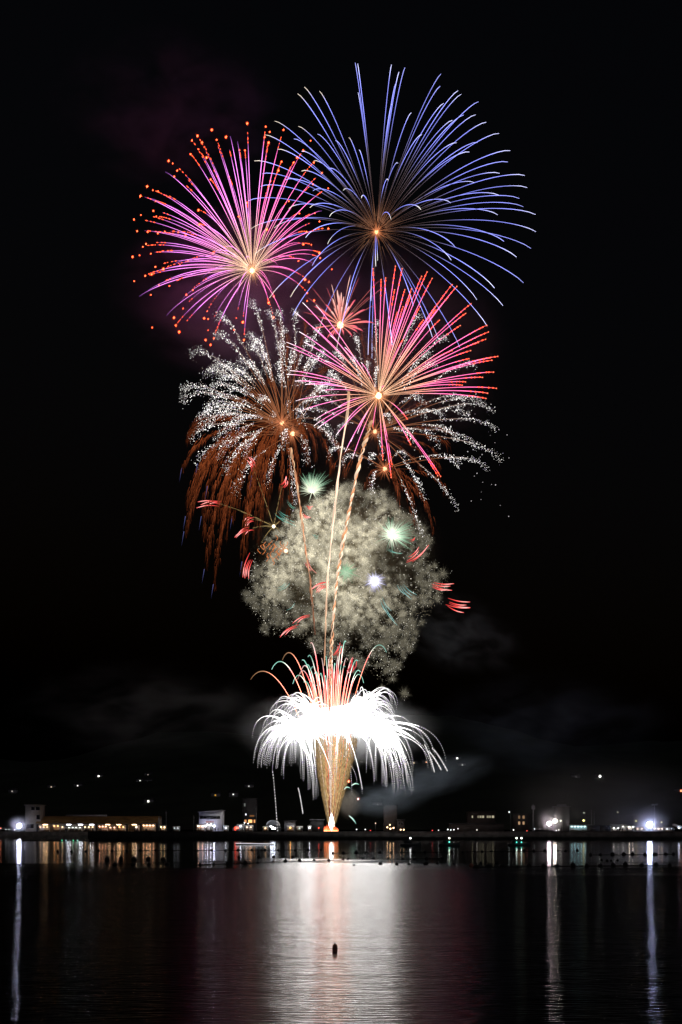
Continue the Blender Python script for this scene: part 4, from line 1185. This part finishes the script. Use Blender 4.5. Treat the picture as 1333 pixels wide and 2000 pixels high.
def mast(px, ytop, Y, r, label, kind):
    kk = Y / F; x = (px - CX) * kk; z = EYE + (HY - ytop) * kk
    root = thing(kind, (x, Y, QZ), label, kind.replace("_", " "), "poles and masts on the shore")
    MB().cyl((x, Y, QZ), (x, Y, z), r, k=8, r1=r * .55).build("shaft", M["steel"], root)
    return root, x, z
for px, yt, Y, lab in ((311, 1594, 530, "pale thick post at the right end of the market hall"), (325, 1583, 520, "thin antenna pole right of the market hall"), (379, 1593, 500, "thin pole left of the white building"), (501, 1575, 520, "thin flagless pole right of the dark block with warm windows")):
    rt, x, z = mast(px, yt, Y, .5 if px == 311 else .14, lab, "signal_pole")
    MB().box(x - .5, x + .5, Y - .1, Y + .1, z - 1.3, z - 1.1).build("cross_arm", M["steel"], rt)
rt, x, z = mast(1042, 1571, 540, .5, "lattice radio mast with a thick head left of the twin floodlights", "radio_mast")
MB().box(x - .8, x + .8, 539.4, 540.6, z - 2.6, z - .6).build("antenna_head", M["grey"], rt)
rt, x, z = mast(1279, 1570, 520, .28, "tallest mast, with a flat lamp head, beside the largest floodlight", "light_mast")
MB().box(x - 1.4, x + 1.4, 519.6, 520.4, z - .7, z).build("lamp_frame", M["steel"], rt)
ups = []
for px, yt, lab in ((1155.5, 1581, "left one of the two close utility poles behind the dark shed"), (1161, 1585, "right one of the two close utility poles behind the dark shed"), (1239, 1590, "utility pole among the bright stalls carrying the wires' right end")):
    rt, x, z = mast(px, yt, 515, .22, lab, "utility_pole")
    MB().box(x - .9, x + .9, 514.9, 515.1, z - .7, z - .55).build("cross_arm", M["timber"], rt)
    ups.append((x, z - .5))
for dz, lab in ((0, "upper sagging wire between the utility poles behind the stalls"), (-2.6, "lower sagging wire between the utility poles behind the stalls")):
    a, b = ups[0], ups[2]
    s = np.linspace(0, 1, 14)
    pts = [(a[0] + (b[0] - a[0]) * q, 515, a[1] + dz + (b[1] - a[1]) * q - 2.2 * 4 * q * (1 - q) * .5) for q in s]
    tag(MB().tube(pts, .05, (0, 0, 0)).build("overhead_wire", M["black"], None, pts[0]), lab, "wire", "wires behind the stalls")
# bright slanted banner at the right edge
p0, p1 = P(1319, 1609, 500), P(1334, 1618, 500)
rootX = thing("light_tent", (float(p1[0]), 500, QZ), "peaked white tent at the right edge, its slope lit by a lamp inside", "tent")
v = [(p0[0], 500, p0[2]), (p1[0] + 3, 500, QZ + 1.6), (p1[0] + 3, 504, QZ + 1.6), (p0[0], 504, p0[2]), (p0[0], 500, p0[2] - .9), (p1[0] + 3, 500, QZ + .9), (p1[0] + 3, 504, QZ + .9), (p0[0], 504, p0[2] - .9)]
MB().add(v, [t for (a, b, c, d) in [(0, 1, 2, 3), (7, 6, 5, 4), (0, 4, 5, 1), (2, 6, 7, 3), (1, 5, 6, 2), (0, 3, 7, 4)] for t in ((a, b, c), (a, c, d))]).build("canopy", M["canvas"], rootX)
MB().cyl((p0[0] + .2, 502, QZ), (p0[0] + .2, 502, p0[2] - .4), .1, k=6).build("pole", M["steel"], rootX)
MB().ball((p0[0] + 1.6, 499, QZ + 1.9), .3, np.array((1.4, 1.6, 1.9)) * 10, 8, 6).build("lamp", LAMP, rootX)

# people at the stalls
def person_mesh(seed):
    rg = random.Random(seed)
    mb = MB()
    st = rg.uniform(.08, .2); lean = rg.uniform(-.05, .05)
    hip = np.array((0, 0, .88)); neck = np.array((lean, 0, 1.42))
    n = 5
    mb.tube([(0, 0, .84), (0, 0, .95), (lean * .5, 0, 1.15), (lean, 0, 1.36), (lean, 0, 1.45), (lean, 0, 1.52)], [.13, .17, .16, .19, .10, .055], (0, 0, 0), 8)
    for sgn in (-1, 1):
        mb.tube([(sgn * .09, 0, .9), (sgn * .1, sgn * st * .5, .48), (sgn * .11, sgn * st, .06), (sgn * .11, sgn * st - .12, .03)], [.095, .07, .05, .04], (0, 0, 0), 6)
        b = rg.uniform(0, .25)
        mb.tube([(lean + sgn * .2, 0, 1.4), (lean + sgn * .26, -.03, 1.12), (lean + sgn * (.24 - b * .3), -.12 - b, .88 + b)], [.055, .045, .035], (0, 0, 0), 6)
    mb.ball((lean, 0, 1.63), .105, (0, 0, 0), 10, 7, (.85, .95, 1.15))
    return mb
pm = [person_mesh(s).build("person", M["cloth"]) for s in range(5)]
slots = [U(120, 330) for _ in range(40)] + [U(384, 450) for _ in range(8)] + [U(470, 610) for _ in range(12)] + [U(1195, 1320) for _ in range(26)]
for i, px in enumerate(slots):
    o = pm[i] if i < 5 else pm[i % 5].copy()
    if i >= 5: COL.objects.link(o)
    Y = U(533.5, 535) if px < 172 else (U(455, 462) if px < 1000 else U(480, 495))
    if 172 <= px < 340: Y = U(500, 532)
    o.location = ((px - CX) * Y / F, Y, QZ + (0.0))
    o.rotation_euler = (0, 0, U(0, 6.28))
    o.scale = (1, 1, U(.9, 1.08))
    where = "the market hall stalls" if px < 340 else ("the white building" if px < 460 else ("the tent and fountain" if px < 700 else "the bright right-hand stalls"))
    tag(o, "dark silhouette of a person standing on the quay in front of " + where, "person", "people before " + where)

# houses and lights on the hillside
def on_hill(px, py):
    for Y in np.arange(700, 1700, 4):
        p = P(px, py, Y)
        if hill_z(p[0], Y) >= p[2] - 1.5: return Y
    return 1500
HG = "houses with a light on the dark hillside"
hl = [(24, 1545.5, (.5, .45, .4)), (100.5, 1537, (.7, .55, .4)), (152, 1534.5, (1.6, 1.5, 1.4)), (193, 1516, (3, 2.9, 2.6)), (274, 1525, (1.5, 1.6, 1.4)), (289.5, 1514, (1.3, 1.1, .9)), (289, 1526, (1.8, 1.9, 1.8)), (290, 1565, (2, 2, 1.7)), (421, 1553, (.8, .4, .05)), (456, 1551.5, (1.3, 1.4, 1.3)), (486.5, 1535.5, (.7, .7, .65)), (793, 1492, (1.5, 1.1, .7)), (809, 1490, (1.3, 1.0, .6)), (833, 1488.5, (1.8, .8, .4)), (893.5, 1481, (3, 3, 2.9)), (903.5, 1494, (1.0, 1.0, .9)), (737, 1567, (.7, .7, .7)), (738, 1571, (.6, .6, .6)), (1126, 1517.5, (.12, .12, .12)), (1172.5, 1516, (9, 9, 8)), (1331, 1544.5, (3.5, .9, .4))]
places = ["at the far left above the floodlight", "above the beige tower's right side", "above the hall's left half", "highest on the left, above the hall's middle", "left one of the lower pair above the hall's right end", "top one of the three above the hall's right end", "right one of the lower pair above the hall's right end", "lowest on the left, just over the hall's right end", "yellow, above the right edge of the white building", "between the white building and the dark block", "right above the dark block with warm windows", "left one of two seen through the right palm", "right one of two seen through the right palm", "orange, at the right palm's lower edge", "highest on the right, past the falling stars", "just below right of the highest right light", "upper one of a faint pair over the tall block", "lower one of a faint pair over the tall block", "faint, left of the brightest hillside light", "brightest one on the hillside, over the right stalls", "orange one at the right edge of the picture"]
for (px, py, c), pl in zip(hl, places):
    Y = on_hill(px, py); p = P(px, py, Y)
    z0 = hill_z(p[0], Y + 2) - 3.0
    root = thing("hillside_house", (p[0], Y, z0), "dark house, one light, " + pl, "house", HG)
    MB().box(p[0] - 4, p[0] + 4, Y + .3, Y + 7, z0, p[2] + 1.6).build("wall", M["grey"], root)
    zt = p[2] + 1.6
    v = [(p[0] - 4.5, Y - .2, zt), (p[0] + 4.5, Y - .2, zt), (p[0] + 4.5, Y + 7.5, zt), (p[0] - 4.5, Y + 7.5, zt), (p[0] - 4.5, Y + 3.6, zt + 2), (p[0] + 4.5, Y + 3.6, zt + 2)]
    MB().add(v, [(0, 1, 5), (0, 5, 4), (2, 3, 4), (2, 4, 5), (1, 2, 5), (3, 0, 4), (0, 2, 1), (0, 3, 2)]).build("roof", M["dark"], root)
    r = .55 if max(c) < 2 else .8
    MB().box(p[0] - r, p[0] + r, Y + .1, Y + .29, p[2] - r, p[2] + r, np.array(c)).build("window", LAMP, root)

# ------------------------------------------------------------------ on the water
# floating dock on the left and its green lamps
k2 = 390 / F
tag(MB().box((45 - CX) * k2, (172 - CX) * k2, 389, 391.5, -.3, .45).build("floating_dock", M["dark"], None, ((45 - CX) * k2, 389, 0)), "long low floating dock lying off the left quay", "dock")
for px, py, c in ((39, 1641, (2.4, 2.4, 2.2)), (39.6, 1645.5, (1.8, 1.8, 1.6)), (121.5, 1646.5, (.15, 1.1, .55)), (129.5, 1646.5, (.6, .9, 1.0)), (143.5, 1646.5, (.15, 1.1, .5)), (152, 1646.5, (.6, 1.3, 1.1))):
    Y = 370; p = P(px, py, Y)
    z = max(p[2], .25)
    root = thing("light_buoy", (p[0], Y, 0), ("white" if px < 100 else "greenish") + " marker light floating off the left quay", "light buoy", "white marker lights by the far left floodlight" if px < 100 else "green marker lights off the floating dock")
    MB().ball((p[0], Y, 0), .3, (0, 0, 0), 10, 6, (1.3, 1.3, .7)).build("float", M["black"], root)
    MB().ball((p[0], Y, z + .15), .16, np.array(c) * 2.2, 8, 6).build("lamp_head", LAMP, root)

def boat(px, py_lamp, Y, cols, label, length=5.5, spread=0.0):
    x = (px - CX) * Y / F
    root = thing("moored_boat", (x, Y, 0), label, "boat", "moored boats off the quay")
    mb = MB()
    st = [(-length / 2, .55, .6), (-length * .25, .85, .62), (0, .95, .65), (length * .25, .8, .75), (length / 2, .05, 1.0)]
    v = []
    for a, wdt, h in st:
        v += [(x + a, Y - wdt, h), (x + a, Y - wdt * .6, -.2), (x + a, Y + wdt * .6, -.2), (x + a, Y + wdt, h)]
    f = []
    for i in range(4):
        a = i * 4
        for j in range(3):
            f += [(a + j, a + j + 1, a + j + 5), (a + j, a + j + 5, a + j + 4)]
        f += [(a + 3, a, a + 4), (a + 3, a + 4, a + 7)]
    f += [(0, 2, 1), (0, 3, 2), (16, 17, 18), (16, 18, 19)]
    mb.add(v, f); mb.build("hull", M["hull"], root)
    MB().box(x - length * .3, x + length * .05, Y - .5, Y + .5, .66, 1.5).build("cabin", M["hull"], root)
    for i, (dpx, c) in enumerate(cols):
        p = P(px + dpx, py_lamp, Y)
        MB().cyl((p[0], Y, .6), (p[0], Y, p[2]), .04, k=6).build("mast", M["steel"], root)
        MB().ball(p, .22, c, 8, 6).build("lamp", LAMP, root)
    return root
boat(802, 1637, 267, ((0, (6, 6, 6)),), "small moored boat with one white lamp right of the fountain's reflection")
b2 = boat(878, 1637, 267, ((0, (5, 5, 4)),), "small moored boat with a white lamp over a green one")
MB().ball(P(878, 1644.5, 266), .2, (.3, 2.2, 1.5), 8, 6).build("lamp", LAMP, b2)
b3 = boat(1014, 1637, 267, ((-4.5, (5, 5, 4.4)), (5, (5, 5, 4.6))), "moored boat with two white lamps side by side over two green ones", 6)
for d in (-4.5, 5):
    MB().ball(P(1014 + d, 1645, 266), .18, (.2, 2.0, 1.5), 8, 6).build("lamp", LAMP, b3)
# invented barge; its glowing tube stands for a moving boat's light trail
Yb = 285
x0, x1 = (460 - CX) * Yb / F, (534 - CX) * Yb / F
rootBg = thing("light_trail_barge", ((x0 + x1) / 2, Yb, 0), "low dark barge with a long white lit rail left of the reflections", "barge")
MB().box(x0, x1, Yb + .15, Yb + 3, -.2, .38).build("hull", M["hull"], rootBg)
MB().cyl((x0, Yb, EYE + (HY - 1650) * Yb / F + .42), (x1, Yb, EYE + (HY - 1651.3) * Yb / F + .42), .055, np.array((1.5, 1.5, 1.6))).build("light_trail_tube", LAMP, rootBg)
for q in (0.02, .35, .68, .98):
    x = x0 + (x1 - x0) * q
    MB().cyl((x, Yb + .3, .3), (x, Yb + .05, .5), .04, k=6).build("stanchion", M["steel"], rootBg)

# oyster-farm floats on ropes
fl = MB()
fl.ball((0, 0, .12), .42, (0, 0, 0), 14, 9, (1, .8, .82))
fl.cyl((0, 0, .42), (0, 0, .56), .07, k=8)
fl.tube([(.43 * math.cos(a), .345 * math.sin(a), .12) for a in np.linspace(0, 6.2832, 17)], .03, (0, 0, 0), 5)
float0 = fl.build("float", M["black"])
used = [0]
def place_float(px, py, label, group, sc=1.0, mat=None):
    Y = F * EYE / (py - HY)
    o = float0 if used[0] == 0 else float0.copy()
    if used[0]: COL.objects.link(o)
    used[0] += 1
    o.location = ((px - CX) * Y / F, Y, U(-.08, .05)); sc *= .82; o.scale = (sc * U(.85, 1.15), sc, sc * U(.85, 1.1)); o.rotation_euler = (U(-.15, .15), U(-.2, .2), U(0, 6))
    return tag(o, label, "float", group)
def row(px0, px1, y0, y1, step, label, group, sc=1.0, rope_label=None, skip=0):
    px = px0; pts = []
    while px < px1:
        q = (px - px0) / max(1, px1 - px0); y = y0 + (y1 - y0) * q
        if random.random() >= skip:
            place_float(px + U(-3.5, 3.5), y + U(-.8, .8), label, group, sc * U(.85, 1.15))
        Y = F * EYE / (y - HY); pts.append(((px - CX) * Y / F, Y, .03)); px += step
    if rope_label:
        tag(MB().tube(pts, .035, (0, 0, 0), 4).build("float_rope", M["rope"], None, pts[0]), rope_label, "rope", "ropes of the float rows")
row(112, 190, 1663, 1663, 28, "black float in the short row off the floating dock", "floats off the floating dock", .9)
row(196, 640, 1662, 1660, 27, "black float in the far row left of the fountain's reflection", "far float row at left", .9, "rope of the far float row at left")
row(211, 330, 1679, 1679, 27, "flat black float in the middle row at far left, under the far row", "middle float row at far left", 1.05)
row(228, 350, 1690, 1689, 33, "low flat black float in the near row at far left", "near float row at far left", .8)
row(392, 675, 1689, 1680, 28, "low black float along the near rope across the left of the bright reflection", "near float row across the reflection", .75, "rope at the upper left edge of the bright reflection")
row(470, 580, 1675, 1674, 33, "black float between the far row and the near rope, left of the reflection", "middle float row left of the reflection", .8)
row(650, 900, 1667, 1664, 23, "round black float in the far row right of the fountain's reflection", "far float row at centre right", .95, "rope of the far float row right of the fountain's reflection")
row(680, 880, 1679, 1677, 26, "low black float on the near rope across the right of the reflection", "near float row at centre right", .8, "rope at the upper right edge of the bright reflection")
row(690, 1000, 1690, 1686, 28, "low dark float at the lower right edge of the bright reflection", "lowest float row at centre right", .72, None, .25)
row(902, 1128, 1664, 1662, 20.5, "black float in the right far row, left of the second floodlight streak", "far float row at right", .95, "rope of the far float row at right")
row(1155, 1335, 1670, 1669, 20.5, "black float in the staggered far row at the right edge", "staggered float row at far right", 1.0, "rope of the staggered float row at far right")
row(928, 1310, 1694, 1690, 27, "larger black float in the near row at right", "near float row at right", .95, "rope of the near float row at right")
row(1178, 1210, 1681, 1681, 9, "small flat black float of a tight bunch between the right rows", "tight bunch of floats at right", .6)
o = place_float(921, 1692, "reddish float at the left end of the near row at right", None, .9)
o.data = o.data.copy(); o.data.materials[0] = M["red"]
# mooring buoy in the foreground
Yn = F * EYE / (1858 - HY)
xb = (654.5 - CX) * Yn / F
rootY = thing("mooring_buoy", (xb, Yn, 0), "single reddish cylindrical buoy floating alone in the bright reflection", "buoy")
mb = MB()
zz = np.array([-.12, -.08, .0, .15, .21, .235]); rr = np.array([.03, .07, .085, .085, .068, .03])
mb.tube([(xb, Yn, z) for z in zz], rr, (0, 0, 0), 16); mb.build("body", M["red"], rootY)
MB().tube([(xb, Yn, .235), (xb - .03, Yn, .27), (xb, Yn, .3), (xb + .03, Yn, .27), (xb, Yn, .235)], .012, (0, 0, 0), 5).build("ring", M["steel"], rootY)
MB().tube([(xb + .087 * math.cos(a), Yn + .087 * math.sin(a), .09) for a in np.linspace(0, 6.2832, 19)], .012, (0, 0, 0), 5).build("band", M["black"], rootY)
for o in bpy.data.objects:
    if "_o" in o: del o["_o"]
